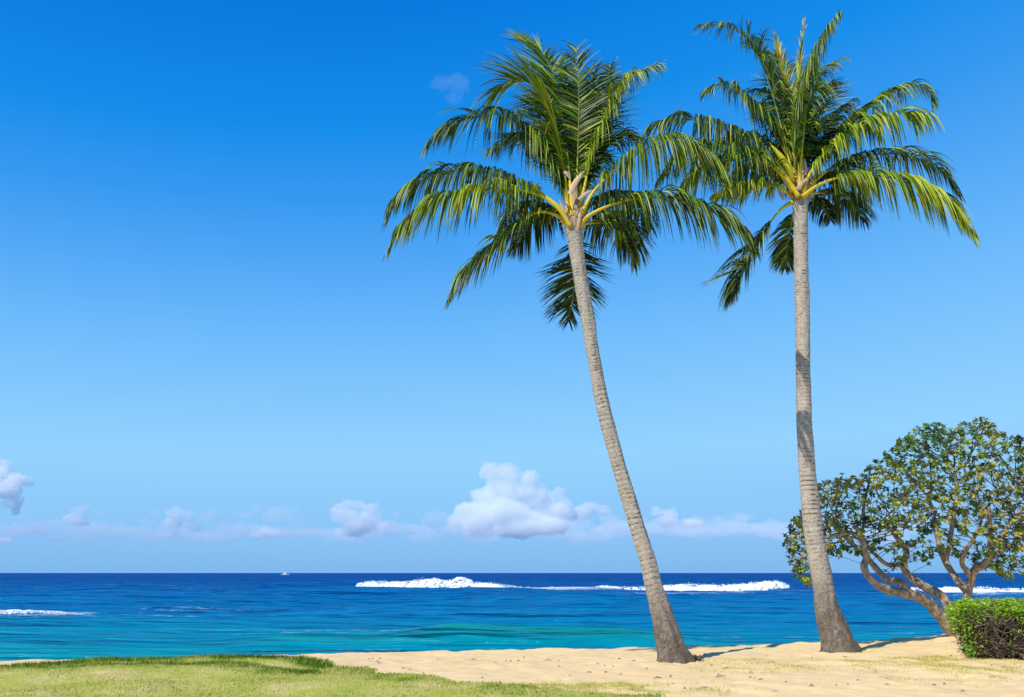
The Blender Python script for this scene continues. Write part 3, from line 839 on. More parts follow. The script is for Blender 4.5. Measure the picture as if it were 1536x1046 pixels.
DOWN = np.array([0, 0, -1.0])
def frond(root, Y0, pts, dtip, ll=0.85, droop=1.2, tint=0.42, pet=0.2, pairs=72, lift=0.35, dbase=0.0, tatter=0.25, seed=0, wide=1.0, dead=0.0, open_=1.0, thick=1.0, end=0.35):
    """pts: midrib in photo pixels from the crown outwards; dtip: metres the tip stands behind (+) or before (-) the trunk"""
    r_ = np.random.default_rng(seed * 31 + 5)
    if pet < 0.33: ll *= 1.55; pairs = int(pairs * 1.9)
    if droop > 0.6 and pet < 0.33: droop *= 2.2
    q = np.array(pts, float)
    s = np.concatenate([[0], np.cumsum(np.hypot(*np.diff(q, axis=0).T))]); s /= s[-1]
    P3 = np.array([at(px, py, Y0 + dbase + (dtip - dbase) * u ** 1.15) for (px, py), u in zip(q, s)])
    n = 64
    C = curve(P3, n)
    T = unit(np.gradient(C, axis=0))
    L = np.linalg.norm(np.diff(C, axis=0), axis=1).sum()
    Hd = C[-1] - C[0]; Hd[2] = 0
    if np.linalg.norm(Hd) < 0.2: Hd = np.array([0.2, 1.0, 0]) * (1 if dtip >= 0 else -1)
    Hd = unit(Hd)
    S0 = np.array([Hd[1], -Hd[0], 0])
    # midrib: thick yellow petiole tapering to the tip
    mr = MB()
    u = np.linspace(0, 1, n)
    rad = thick * (0.006 + 0.056 * np.exp(-u * 7.0) + 0.010 * (1 - u)) * np.clip((1.02 - u) * 6, 0.25, 1)
    mr.tube(C, rad, 7, np.clip(1.25 - 3.0 * u, 0.02, 1.0) * (1 - 0.4 * dead))
    lf = MB()
    cl = 0
    for i in range(pairs):
        w = (i + 0.5) / pairs
        ts = pet + (1 - pet) * w
        fi = ts * (n - 1); i0 = min(int(fi), n - 2); fr = fi - i0
        base = C[i0] * (1 - fr) + C[i0 + 1] * fr
        t = unit(T[i0] * (1 - fr) + T[i0 + 1] * fr)
        S = unit(S0 - t * np.dot(S0, t))
        Nn = np.cross(S, t)
        if Nn[2] < 0 and abs(t[2]) < 0.9: Nn = -Nn
        if cl <= 0:
            cl = r_.integers(3, 10); ca, cd, cs = r_.normal(0, 0.17), r_.normal(0, 0.30), r_.normal(0, 0.18)
        cl -= 1
        lp = (0.55 + 0.45 * smooth(0, 0.3, w)) * (1 - (1 - end) * smooth(0.55, 1.0, w))
        for sg in (-1, 1):
            if r_.random() < tatter * 0.22: continue
            a = R(72) - R(46) * w ** 1.2 + ca + r_.normal(0, 0.05)
            v = lift * (1 - 0.5 * w) + r_.normal(0, 0.06)
            if droop > 1.4: v += 0.3
            d = math.cos(v) * (math.sin(a) * S * sg * open_ + math.cos(a) * t) + math.sin(v) * Nn
            d = unit(d)
            ln = ll * lp * r_.uniform(0.86, 1.1) * (r_.uniform(0.4, 0.8) if r_.random() < tatter * 0.35 else 1)
            g = max(0.05, droop + cd * droop + r_.normal(0, 0.09))
            wd = 0.0175 * wide * r_.uniform(0.8, 1.2) * (0.6 + 0.4 * lp)
            tw = r_.normal(0, 0.5) + cs * 2.5
            ns = 5
            p = base.copy(); rows = []; dd = d
            for j in range(ns + 1):
                uu = j / ns
                dd = unit(d + DOWN * g * (0.10 + 1.9 * uu ** 0.95))
                W = t - dd * np.dot(t, dd)
                if np.linalg.norm(W) < 0.15: W = S - dd * np.dot(S, dd)
                W = unit(W); Q = np.cross(dd, W)
                W2 = W * math.cos(tw) + Q * math.sin(tw); Q2 = np.cross(dd, W2)
                ww = wd * (0.5 + 1.0 * smooth(0, 0.22, uu)) * (1 - uu ** 1.3) * 0.85 + 0.0012
                rows.append([p - W2 * ww, p + Q2 * ww * 0.45, p + W2 * ww])
                p = p + dd * ln / ns
            tt = tint + 0.10 * sg * 0 + r_.normal(0, 0.17) + 0.0
            if r_.random() < 0.05 + dead * 0.5: tt = r_.uniform(0.75, 1.0)
            tv = np.clip(tt + np.linspace(0.03, -0.02, ns + 1), 0, 1)
            if r_.random() < 0.25 + dead * 0.5: tv[-2:] = np.clip(tv[-2:] + 0.25, 0, 1)
            lf.strip(np.array(rows), np.repeat(tv, 3))
    o = lf.build('frond', M['frond'], root)
    mr.build('midrib', M['midrib'], o)
    return o

def sheath(m, Y0, p, w, tint, dy=0.0, seed=0):
    """a papery boat-shaped piece of leaf base; p: pixel polyline"""
    c = curve(np.array([at(a, b, Y0 + dy) for a, b in p]), 12)
    T = unit(np.gradient(c, axis=0))
    rows = []
    sc = scale_at(p[0][1], Y0) * 0.62
    for i, u in enumerate(np.linspace(0, 1, 12)):
        ww = w * sc * (math.sin(math.pi * min(0.98, 0.22 + 0.78 * u)) ** 0.7 + 0.04)
        A = unit(np.array([1.0, 0, 0]) - T[i] * T[i][0])
        B = np.array([0, -1.0, 0])
        rows.append([c[i] + A * ww * math.sin(x) + B * ww * 0.45 * math.cos(x) for x in np.linspace(-1.4, 1.4, 7)])
    m.strip(np.array(rows), tint)

def crown_heart(root, Y0, cx, cy, top, w0, seed):
    """brown fibrous heart of the crown where the leaf bases meet"""
    m = MB()
    r_ = random.Random(seed)
    P = curve(np.array([at(cx, cy + 8, Y0), at(cx + 1, cy - 12, Y0), at(cx + 2, (cy + top) / 2, Y0), at(cx + 2, top, Y0)]), 26)
    sc = scale_at(cy, Y0)
    k = 18
    rows = []
    for i, u in enumerate(np.linspace(0, 1, 26)):
        rad = w0 * sc * (0.55 + 0.35 * math.sin(math.pi * min(1, u * 1.6 + 0.15)) ) * (1 - 0.75 * u ** 1.5)
        a = np.arange(k) * 2 * math.pi / k
        rr = rad * (1 + 0.16 * fbm(np.cos(a) * 2.5, np.sin(a) * 2.5, np.full(k, u * 6), octv=3, seed=seed))
        rows.append(np.stack([P[i][0] + rr * np.cos(a), P[i][1] + rr * np.sin(a), np.full(k, P[i][2])], -1))
    m.strip(np.array(rows), 0.0, closed=True)
    # ragged fibre strips
    for i in range(90):
        a = r_.uniform(0, 2 * math.pi); h = r_.uniform(0, 1)
        b0 = at(cx, cy + 6 - h * 40, Y0) + np.array([math.cos(a), math.sin(a), 0]) * w0 * sc * 0.55
        d = np.array([math.cos(a) * r_.uniform(0.2, 1.0), math.sin(a) * r_.uniform(0.2, 1.0), r_.uniform(-0.7, 1.1)])
        ln = r_.uniform(0.12, 0.32)
        c = [b0, b0 + d * ln * 0.5, b0 + d * ln + np.array([0, 0, -0.05])]
        m.tube(c, [0.018, 0.014, 0.004], 4, r_.choice([0, 0.1, 0.5]))
    return m.build('crown_heart', M['fibre'], root)

def place_root(name, px, py, Y0):
    p = at(px, py, Y0)
    return empty(name, (p[0], p[1], float(terrain(p[0], p[1]))))

# -------- leaning palm (left)
YL = 16.0
pl = place_root('coconut_palm', 1010, 990, YL)
tag(pl, 'coconut palm with a leaning curved grey trunk, left of the two palms', 'palm tree', group='two coconut palms on the beach')
palm_trunk([(859.5, 335, 22), (861, 350, 25), (866, 385, 23.5), (873, 430, 22.5), (882, 482, 22), (892, 545, 21.5), (905, 612, 22.5), (923, 680, 23), (942, 744, 23.5), (957, 795, 24), (971, 840, 25.5), (983, 885, 28), (991, 913, 30), (1001, 950, 37), (1007, 975, 44), (1011, 990, 50), (1012, 998, 54)], YL, pl, 11)
crown_heart(pl, YL, 861, 342, 268, 15, 5)
sh = MB()
sheath(sh, YL, [(855, 292), (859, 282), (866, 270), (876, 257)], 7, 0.9, -0.22)
sheath(sh, YL, [(868, 300), (876, 293), (884, 288), (890, 286)], 5, 0.6, -0.15)
sheath(sh, YL, [(846, 258), (852, 262), (856, 270)], 5, 0.7, -0.15)
sheath(sh, YL, [(866, 345), (870, 325), (873, 312)], 4, 0.3, -0.25)
sheath(sh, YL, [(850, 330), (844, 312), (839, 300)], 4, 0.3, -0.2)
sh.build('leaf_sheath', M['fibre'], pl)
LF = [
 # behind first
 dict(pts=[(864, 330), (866, 250), (868, 180), (868, 120), (864, 72)], dtip=1.3, ll=.85, droop=.3, tint=.33, lift=.25),
 dict(pts=[(868, 325), (882, 262), (895, 205), (906, 150), (917, 98)], dtip=1.4, ll=.62, droop=.6, tint=.25),
 dict(pts=[(866, 325), (873, 260), (884, 190), (890, 140), (886, 105)], dtip=1.9, ll=.9, droop=.35, tint=.28),
 dict(pts=[(857, 325), (850, 260), (838, 205), (826, 170), (806, 150)], dtip=1.9, ll=1.0, droop=.4, tint=.3),
 dict(pts=[(858, 345), (864, 385), (862, 425), (857, 455), (853, 482)], dtip=1.9, ll=.62, droop=.25, tint=.1, pet=.12, lift=.1, dbase=.3),
 dict(pts=[(868, 335), (900, 318), (930, 330), (952, 360), (950, 400)], dtip=1.6, ll=.55, droop=1.3, tint=.5, dead=.5, tatter=.6),
 dict(pts=[(867, 335), (895, 300), (925, 295), (955, 312), (975, 345)], dtip=2.0, ll=.7, droop=1.1, tint=.2),
 dict(pts=[(856, 335), (830, 315), (800, 308), (770, 322), (750, 350)], dtip=1.9, ll=.6, droop=1.0, tint=.18),
 dict(pts=[(856, 330), (846, 285), (822, 240), (792, 215), (762, 212), (735, 226)], dtip=1.8, ll=.8, droop=.8, tint=.3),
 dict(pts=[(868, 325), (884, 270), (908, 225), (934, 205), (958, 208)], dtip=1.9, ll=.75, droop=.8, tint=.32),
 dict(pts=[(866, 340), (884, 335), (908, 336), (930, 350), (944, 378)], dtip=1.2, ll=.7, droop=1.0, tint=.3, tatter=.5),
 dict(pts=[(857, 338), (838, 322), (815, 322), (792, 340), (775, 372)], dtip=1.3, ll=.66, droop=.9, tint=.25),
 dict(pts=[(861, 322), (856, 250), (846, 190), (842, 135), (838, 92)], dtip=2.4, ll=.9, droop=.3, tint=.4, lift=.15, end=.6),
 # main ones
 dict(pts=[(852, 322), (847, 262), (833, 185), (815, 145), (792, 124), (766, 121), (742, 137)], dtip=.8, ll=1.0, droop=.4, tint=.52, lift=.2, end=.6),
 dict(pts=[(859, 325), (855, 272), (850, 222), (841, 156), (828, 108), (812, 78), (794, 62)], dtip=1.7, ll=.92, droop=.24, tint=.50, pairs=90, lift=.12, dbase=-.12, end=.62),
 dict(pts=[(870, 322), (876, 284), (890, 227), (913, 175), (941, 123), (965, 107), (990, 100)], dtip=.7, ll=.72, droop=.85, tint=.58, pairs=78),
 dict(pts=[(856, 328), (847, 295), (818, 232), (787, 195), (746, 172), (698, 180), (657, 203), (640, 221)], dtip=.9, ll=.82, droop=1.15, tint=.36, pairs=80, tatter=.4),
 dict(pts=[(855, 335), (835, 308), (789, 278), (732, 261), (686, 256), (632, 271), (595, 297), (583, 325)], dtip=.5, ll=.78, droop=1.35, tint=.36, pairs=84),
 dict(pts=[(857, 341), (838, 314), (812, 295), (774, 285), (734, 283), (694, 289), (648, 304), (605, 338), (587, 370)], dtip=-.8, ll=.78, droop=1.4, tint=.52, pairs=84, dbase=-.15),
 dict(pts=[(855, 342), (838, 325), (814, 318), (795, 324), (769, 346), (731, 378), (699, 408), (677, 445)], dtip=-.4, ll=.74, droop=.85, tint=.3, pairs=72, lift=.2),
 dict(pts=[(867, 330), (876, 314), (891, 287), (915, 263), (942, 241), (974, 221), (1010, 212), (1045, 224), (1075, 250), (1090, 285)], dtip=-.5, ll=.86, droop=1.5, tint=.46, pairs=86, tatter=.4, dbase=-.1),
 dict(pts=[(868, 342), (880, 327), (899, 315), (928, 304), (960, 298), (1000, 298), (1041, 306), (1081, 322), (1116, 346), (1130, 370)], dtip=-.9, ll=.82, droop=1.25, tint=.34, pairs=86, dbase=-.15, tatter=.4),
]
for i, k in enumerate(LF):
    frond(pl, YL, seed=100 + i, **k)

# -------- upright palm (right)
YR = 18.3
pr = place_root('coconut_palm', 1259, 974, YR)
tag(pr, 'coconut palm with a tall nearly upright trunk, right of the two palms', 'palm tree', group='two coconut palms on the beach')
palm_trunk([(1200, 290, 24), (1200, 303, 24), (1201, 345, 22), (1202, 390, 21.5), (1203, 440, 22), (1204, 500, 22.5), (1205, 560, 22.5), (1206, 620, 23), (1209, 680, 25), (1213, 730, 26.5), (1218, 780, 29), (1226, 830, 31), (1232, 862, 32), (1239, 905, 36), (1247, 935, 42), (1254, 957, 48), (1259, 975, 53), (1260, 984, 56)], YR, pr, 23)
crown_heart(pr, YR, 1201, 292, 240, 15, 9)
sh = MB()
sheath(sh, YR, [(1184, 275), (1180, 262), (1183, 250), (1186, 243)], 6, 0.7, -0.25)
sheath(sh, YR, [(1196, 285), (1202, 276), (1210, 268)], 6, 0.6, -0.3)
sheath(sh, YR, [(1208, 262), (1208, 248), (1207, 238)], 4, 0.6, -0.2)
sheath(sh, YR, [(1176, 300), (1170, 290), (1166, 280)], 5, 0.4, -0.2)
sh.build('leaf_sheath', M['fibre'], pr)
sp = MB()
c = curve(np.array([at(1190, 272, YR - .35), at(1182, 252, YR - .4), at(1172, 236, YR - .4), at(1157, 218, YR - .35)]), 14)
sp.tube(c, 0.075 * np.sin(np.linspace(0.45, 3.05, 14)) ** 0.8 + 0.004, 8, 0.55)
sp.build('flower_spathe', M['midrib'], pr)
RF = [
 dict(pts=[(1205, 290), (1225, 225), (1248, 185), (1265, 162), (1280, 150)], dtip=1.9, ll=.75, droop=.8, tint=.2),
 dict(pts=[(1203, 285), (1208, 220), (1222, 165), (1240, 130), (1254, 128)], dtip=2.0, ll=.8, droop=.6, tint=.22),
 dict(pts=[(1198, 285), (1188, 220), (1170, 165), (1150, 140), (1125, 135)], dtip=2.2, ll=.8, droop=.7, tint=.25),
 dict(pts=[(1195, 300), (1188, 330), (1182, 365), (1178, 402)], dtip=1.2, ll=.5, droop=.6, tint=.3, dbase=.3),
 dict(pts=[(1206, 300), (1222, 300), (1236, 312), (1245, 332)], dtip=1.6, ll=.42, droop=.8, tint=.15, dbase=.3),
 dict(pts=[(1206, 292), (1235, 268), (1262, 262), (1285, 275), (1298, 300)], dtip=2.0, ll=.75, droop=1.2, tint=.18),
 dict(pts=[(1195, 292), (1165, 262), (1135, 252), (1108, 262), (1085, 290)], dtip=2.0, ll=.75, droop=1.2, tint=.2),
 dict(pts=[(1198, 284), (1200, 215), (1214, 150), (1234, 108), (1258, 92)], dtip=1.5, ll=.85, droop=.8, tint=.42),
 dict(pts=[(1198, 284), (1193, 210), (1188, 150), (1178, 105), (1160, 82)], dtip=1.6, ll=.85, droop=.6, tint=.4),
 dict(pts=[(1203, 286), (1222, 240), (1250, 205), (1285, 190), (1312, 202)], dtip=1.6, ll=.8, droop=.9, tint=.3),
 dict(pts=[(1195, 288), (1172, 245), (1146, 215), (1112, 205), (1080, 214)], dtip=1.6, ll=.8, droop=.9, tint=.3),
 dict(pts=[(1204, 294), (1226, 290), (1256, 292), (1280, 308), (1296, 334)], dtip=1.2, ll=.62, droop=1.0, tint=.25),
 dict(pts=[(1194, 285), (1178, 215), (1158, 140), (1137, 85), (1112, 52), (1083, 38), (1052, 39)], dtip=1.0, ll=.78, droop=.7, tint=.4, pairs=80),
 dict(pts=[(1195, 282), (1186, 205), (1165, 140), (1146, 98), (1132, 78), (1116, 66)], dtip=.4, ll=.8, droop=.65, tint=.45, lift=.2),
 dict(pts=[(1194, 285), (1182, 238), (1158, 196), (1126, 158), (1101, 136), (1077, 127), (1058, 137)], dtip=.9, ll=.76, droop=.95, tint=.42),
 dict(pts=[(1193, 288), (1172, 260), (1141, 226), (1101, 200), (1060, 185), (1020, 179), (983, 188), (963, 206)], dtip=.7, ll=.82, droop=1.15, tint=.36, tatter=.4, pairs=82),
 dict(pts=[(1194, 283), (1190, 200), (1179, 125), (1163, 52)], dtip=.25, ll=.6, droop=.10, tint=.80, open_=.34, lift=.05, wide=1.3, pet=.35, pairs=60, thick=.6),
 dict(pts=[(1199, 283), (1196, 190), (1199, 105), (1206, 30)], dtip=.15, ll=.6, droop=.10, tint=.74, open_=.30, lift=.05, wide=1.3, pet=.35, pairs=60, thick=.6),
 dict(pts=[(1204, 288), (1217, 272), (1236, 240), (1256, 205), (1289, 174), (1332, 143), (1366, 129), (1392, 134), (1398, 156)], dtip=.8, ll=.74, droop=.95, tint=.47, pairs=80),
 dict(pts=[(1206, 292), (1218, 276), (1247, 253), (1287, 237), (1341, 231), (1381, 239), (1416, 258), (1439, 292)], dtip=.9, ll=.74, droop=1.3, tint=.38, pairs=82, tatter=.4),
 dict(pts=[(1204, 290), (1214, 262), (1240, 228), (1275, 202), (1309, 182), (1345, 171), (1386, 172)], dtip=-.6, ll=.78, droop=1.5, tint=.55, pairs=64, tatter=.6, wide=1.25, dbase=-.2, end=.7),
 dict(pts=[(1199, 285), (1201, 250), (1205, 205), (1213, 148), (1226, 90), (1242, 47), (1261, 18)], dtip=-.9, ll=.85, droop=1.5, tint=.44, pairs=84, tatter=.5, dbase=-.25, end=.28),
 dict(pts=[(1198, 296), (1179, 263), (1146, 241), (1112, 228), (1078, 222), (1046, 222), (1015, 236), (990, 268)], dtip=-.5, ll=.84, droop=1.4, tint=.5, pairs=84, dbase=-.25, tatter=.4),
 dict(pts=[(1190, 288), (1165, 256), (1141, 243), (1112, 239), (1078, 243), (1045, 258), (1020, 285)], dtip=-1.1, ll=.78, droop=1.35, tint=.42, pairs=76, dbase=-.2),
 dict(pts=[(1190, 296), (1166, 281), (1141, 277), (1110, 280), (1073, 292)], dtip=-.7, ll=.6, droop=.85, tint=.66, pairs=60, wide=1.2),
 dict(pts=[(1194, 302), (1180, 308), (1166, 320), (1148, 346), (1130, 381), (1113, 414), (1098, 447)], dtip=-.5, ll=.85, droop=.75, tint=.3, pairs=76, pet=.28, tatter=.5),
 dict(pts=[(1203, 296), (1226, 279), (1253, 268), (1287, 263), (1328, 265), (1368, 273), (1408, 293), (1440, 324), (1459, 352)], dtip=-.9, ll=.82, droop=1.55, tint=.55, pairs=88, dbase=-.25, wide=1.15),
]
for i, k in enumerate(RF):
    frond(pr, YR, seed=300 + i, **k)

# dried husk on the sand beside the leaning palm
def husk():
    p = at(1040, 984, 16.1); p[2] = float(terrain(p[0], p[1]))
    root = p
    m = MB(); r_ = random.Random(4)
    for i in range(26):
        a = r_.uniform(-0.5, 0.5); L = r_.uniform(0.05, 0.14)
        b0 = p + np.array([r_.uniform(-.13, .08), r_.uniform(-.07, .07), r_.uniform(0.0, 0.05)])
        m.tube([b0, b0 + np.array([L * .5 * math.cos(a), L * .5 * math.sin(a), r_.uniform(.02, .07)]), b0 + np.array([L * math.cos(a), L * math.sin(a), 0.01])], [0.012, 0.022, 0.004], 5, r_.random() * 0.7)
    tag(m.build('palm_husk', M['twig'], origin=root), 'small dried brown husk lying on the sand right of the leaning palm foot', 'husk')
husk()

# ------------------------------------------------------------------ beach tree on the right
def beach_tree():
    Y0 = 21.0
    b = at(1446, 955, Y0)
    root = empty('heliotrope_tree', (b[0], b[1], float(terrain(b[0], b[1]))))
    tag(root, 'spreading twisted beach tree with leaf clusters behind the hedge', 'tree')
    W = lambda p, dy=0.0: [at(x, y, Y0 + d) for (x, y, d) in p]
    sc = scale_at(880, Y0)
    # traced limbs: (px, py, metres behind), start and end width in px
    limbs = [
     ([(1440, 966, 0), (1432, 952, 0), (1420, 936, -.1), (1405, 918, -.2), (1390, 902, -.3), (1371, 893, -.4), (1354, 890, -.5), (1332, 885, -.6), (1315, 877, -.7), (1302, 864, -.8), (1296, 850, -.8), (1299, 836, -.8), (1294, 812, -.9), (1284, 790, -1.0)], 21, 6),
     ([(1366, 892, -.45), (1358, 881, -.5), (1347, 872, -.4), (1332, 871, -.3), (1319, 858, -.2), (1304, 841, -.1), (1290, 827, 0), (1274, 812, .2), (1258, 796, .3)], 12, 5),
     ([(1436, 955, .1), (1431, 938, .2), (1424, 912, .3), (1410, 893, .4), (1390, 882, .5), (1375, 873, .6), (1360, 860, .7), (1356, 844, .8), (1360, 830, .8), (1354, 817, .9), (1342, 802, 1.0), (1334, 786, 1.1)], 19, 6),
     ([(1357, 857, .7), (1350, 848, .6), (1331, 847, .4), (1317, 836, .3), (1304, 823, .2), (1290, 800, 0)], 8, 4),
     ([(1452, 966, .2), (1453, 930, .2), (1451, 900, .2), (1453, 884, .2), (1458, 866, .1), (1463, 854, 0), (1479, 844, -.2), (1484, 830, -.3), (1486, 812, -.4), (1484, 786, -.5), (1482, 760, -.6)], 16, 6),
     ([(1450, 888, .2), (1431, 863, .4), (1419, 844, .5), (1410, 822, .6), (1404, 795, .6), (1400, 770, .7), (1392, 745, .8)], 11, 5),
     ([(1456, 868, .1), (1450, 856, 0), (1443, 846, -.1), (1446, 830, -.3), (1456, 815, -.5), (1470, 790, -.8)], 9, 4.5),
     ([(1419, 840, .5), (1424, 815, .3), (1430, 778, .1), (1436, 732, 0), (1430, 700, -.1)], 8, 4),
     ([(1484, 826, -.3), (1500, 806, 0), (1520, 780, .3), (1545, 750, .5)], 8, 4),
     ([(1290, 802, -.95), (1268, 800, -1.0), (1240, 806, -1.0), (1215, 818, -.9), (1198, 840, -.8)], 6, 3.5),
     ([(1463, 854, 0), (1490, 836, .6), (1520, 815, 1.0), (1560, 790, 1.4)], 8, 4),
    ]
    nodes, parent, rad0 = [], [], []
    for pts, w0, w1 in limbs:
        c = curve(np.array(W(pts)), max(8, len(pts) * 3))
        # attach to the nearest existing node if this is a side limb
        par = -1
        if nodes:
            d = np.linalg.norm(np.array(nodes) - c[0], axis=1)
            if d.min() < 0.35 and pts[0][1] < 940: par = int(d.argmin())
        for i, p in enumerate(c):
            u = i / (len(c) - 1)
            nodes.append(p); parent.append(par); rad0.append((w0 * (1 - u) ** 1.0 + w1 * u) * sc / 2)
            par = len(nodes) - 1
    nl = len(nodes)
    # crown volume: outline polygon in the photo plane, lens-shaped in depth
    poly = np.array([(1174, 812), (1180, 790), (1198, 770), (1214, 752), (1226, 728), (1240, 715), (1262, 712), (1290, 716), (1303, 697), (1325, 688), (1345, 664), (1368, 647), (1394, 634), (1425, 641), (1446, 633), (1466, 627), (1490, 637), (1515, 652), (1545, 655), (1585, 675), (1620, 710), (1645, 760), (1645, 820), (1600, 850), (1540, 862), (1510, 872), (1480, 856), (1455, 838), (1425, 836), (1400, 848), (1370, 838), (1330, 828), (1290, 835), (1258, 832), (1232, 850), (1214, 878), (1200, 882), (1188, 858), (1180, 835)], float)
    def inside(x, y):
        r = np.zeros(len(x), bool)
        j = len(poly) - 1
        for i in range(len(poly)):
            xi, yi = poly[i]; xj, yj = poly[j]
            cnd = ((yi > y) != (yj > y)) & (x < (xj - xi) * (y - yi) / (yj - yi + 1e-9) + xi)
            r ^= cnd; j = i
        return r
    def edge_d(x, y):
        d = np.full(len(x), 1e9)
        for i in range(len(poly)):
            a, b_ = poly[i - 1], poly[i]
            t = np.clip(((x - a[0]) * (b_[0] - a[0]) + (y - a[1]) * (b_[1] - a[1])) / (((b_ - a) ** 2).sum()), 0, 1)
            d = np.minimum(d, np.hypot(x - a[0] - t * (b_[0] - a[0]), y - a[1] - t * (b_[1] - a[1])))
        return d
    r_ = np.random.default_rng(77)
    ax = r_.uniform(1170, 1650, 17000); ay = r_.uniform(620, 890, 17000)
    k = inside(ax, ay); ax, ay = ax[k], ay[k]
    ed = edge_d(ax, ay)
    half = np.clip(np.sqrt(ed / 55.0), 0.15, 1.0) * 2.1
    dz = r_.uniform(-1, 1, len(ax)) * half
    shell = (np.abs(dz) / half > 0.62) | (ed < 22)
    low = ay > 800
    keep = r_.random(len(ax)) < np.where(shell, 0.74, 0.24) * np.where(low & (ax > 1235), 0.45, 1.0)
    ax, ay, dz = ax[keep][:4300], ay[keep][:4300], dz[keep][:4300]
    att = np.array([at(a, b_, Y0 + d) for a, b_, d in zip(ax, ay, dz)])
    # space colonisation
    P = np.array(nodes); par = list(parent)
    alive = np.ones(len(att), bool)
    step, kill = 0.11, 0.14
    near = np.full(len(att), 1e9); ni = np.zeros(len(att), int)
    lo = [i for i in range(nl) if nodes[i][2] > root.location.z + 1.35]
    def upd(idx):
        nonlocal near, ni
        for s in range(0, len(idx), 400):
            ii = np.array(idx[s:s + 400])
            d = np.linalg.norm(att[:, None] - P[ii][None], axis=2)
            j = d.argmin(1); dm = d[np.arange(len(att)), j]
            b2 = dm < near
            near[b2] = dm[b2]; ni[b2] = ii[j[b2]]
    upd(lo)
    for it in range(80):
        alive &= near > kill
        if not alive.any(): break
        new, newp = [], []
        order = np.unique(ni[alive])
        for q in order:
            s_ = alive & (ni == q)
            d = unit(unit(att[s_] - P[q]).mean(0) + r_.normal(0, 0.22, 3) + np.array([0, 0, 0.05]))
            new.append(P[q] + d * step); newp.append(int(q))
        st = len(P)
        P = np.concatenate([P, np.array(new)]); par += newp
        upd(list(range(st, len(P))))
    n = len(P)
    ch = [[] for _ in range(n)]
    for i in range(n):
        if par[i] >= 0: ch[par[i]].append(i)
    cnt = np.zeros(n)
    for i in range(n - 1, nl - 1, -1):
        cnt[i] = max(cnt[i], 1)
        if par[i] >= nl: cnt[par[i]] += cnt[i]
    rad = np.where(np.arange(n) < nl, 0, 0.0058 * np.maximum(cnt, 1) ** 0.42)
    rad[:nl] = rad0
    # limbs
    tr = MB(); tw = MB()
    i = 0
    st = 0
    for pts, w0, w1 in limbs:
        ln = max(8, len(pts) * 3)
        idx = list(range(st, st + ln)); st += ln
        c = curve(P[idx], ln * 3)
        rr = np.interp(np.linspace(0, 1, ln * 3), np.linspace(0, 1, ln), rad[idx])
        rr = rr * (1 + 0.10 * vnoise(np.arange(ln * 3) * 0.35, np.zeros(ln * 3) + w0, seed=4))
        if pts[0][1] > 940: rr[:10] *= np.linspace(1.35, 1.0, 10)
        tr.tube(c, rr, 12, 0.0)
    trunk = tr.build('trunk', M['bark'], root)
    # twigs: follow chains
    used = np.zeros(n, bool)
    for i in range(nl, n):
        if used[i]: continue
        if par[i] >= nl and cnt[par[i]] and max(ch[par[i]], key=lambda c_: cnt[c_]) == i and not False:
            if used[par[i]] is False: pass
        if par[i] >= nl and max(ch[par[i]], key=lambda c_: cnt[c_]) == i: continue
        chain = [par[i], i] if par[i] >= 0 else [i]
        q = i
        while ch[q]:
            q = max(ch[q], key=lambda c_: cnt[c_]); chain.append(q)
        for q in chain[1:]: used[q] = True
        rr = rad[chain].copy(); rr[0] = rad[chain[1]] if len(chain) > 1 else rr[0]
        pp = P[chain]
        if len(pp) > 2:
            pp = pp.copy(); pp[1:-1] = 0.25 * pp[:-2] + 0.5 * pp[1:-1] + 0.25 * pp[2:]
        tw.tube(pp, rr, 5 if rr.max() < 0.02 else 7, 0.75, cap=False)
    tw.build('branches', M['bark'], trunk)
    # leaf rosettes at the tips
    lf = MB()
    tips = [i for i in range(nl, n) if not ch[i]]
    extra = [i for i in range(nl, n) if ch[i] and cnt[i] < 3 and r_.random() < 0.26]
    for i in tips + extra:
        p = P[i]; q = P[par[i]]
        axd = unit(unit(p - q) * 0.7 + np.array([0, 0, 0.7]) + r_.normal(0, 0.2, 3))
        up = np.cross(axd, [0.3, 0.9, 0.1]); up = unit(up); vv = np.cross(axd, up)
        nlv = r_.integers(6, 11)
        ph = r_.uniform(0, 6.28)
        clump = 0.56 + 0.45 * float(fbm(p[0] * 0.8, p[2] * 0.8, p[1] * 0.8, octv=2, seed=12)) + r_.normal(0, 0.12)
        for j in range(nlv):
            a = ph + j * 2.4
            rad_d = np.cos(a) * up + np.sin(a) * vv
            el = r_.uniform(0.0, 0.9) + 0.3 * (j / nlv)
            d = unit(rad_d * math.cos(el) + axd * math.sin(el))
            ln = r_.uniform(0.075, 0.115); wd = ln * r_.uniform(0.26, 0.36)
            sd_ = unit(np.cross(d, axd)); nn = np.cross(sd_, d)
            b0 = p + axd * r_.uniform(-0.04, 0.03)
            m1 = b0 + d * ln * 0.6 + nn * 0.012; tp = b0 + d * ln - nn * 0.02
            t_ = float(np.clip(clump + r_.normal(0, 0.13), 0, 1))
            lf.add([b0, m1 - sd_ * wd, m1 + sd_ * wd, tp - sd_ * wd * 0.5, tp + sd_ * wd * 0.5], [(0, 1, 2), (1, 3, 4, 2)], t_)
    lf.build('crown', M['tree_leaf'], root, smooth_shade=False)
    print('tree nodes', n, 'tips', len(tips), 'extra', len(extra))
beach_tree()

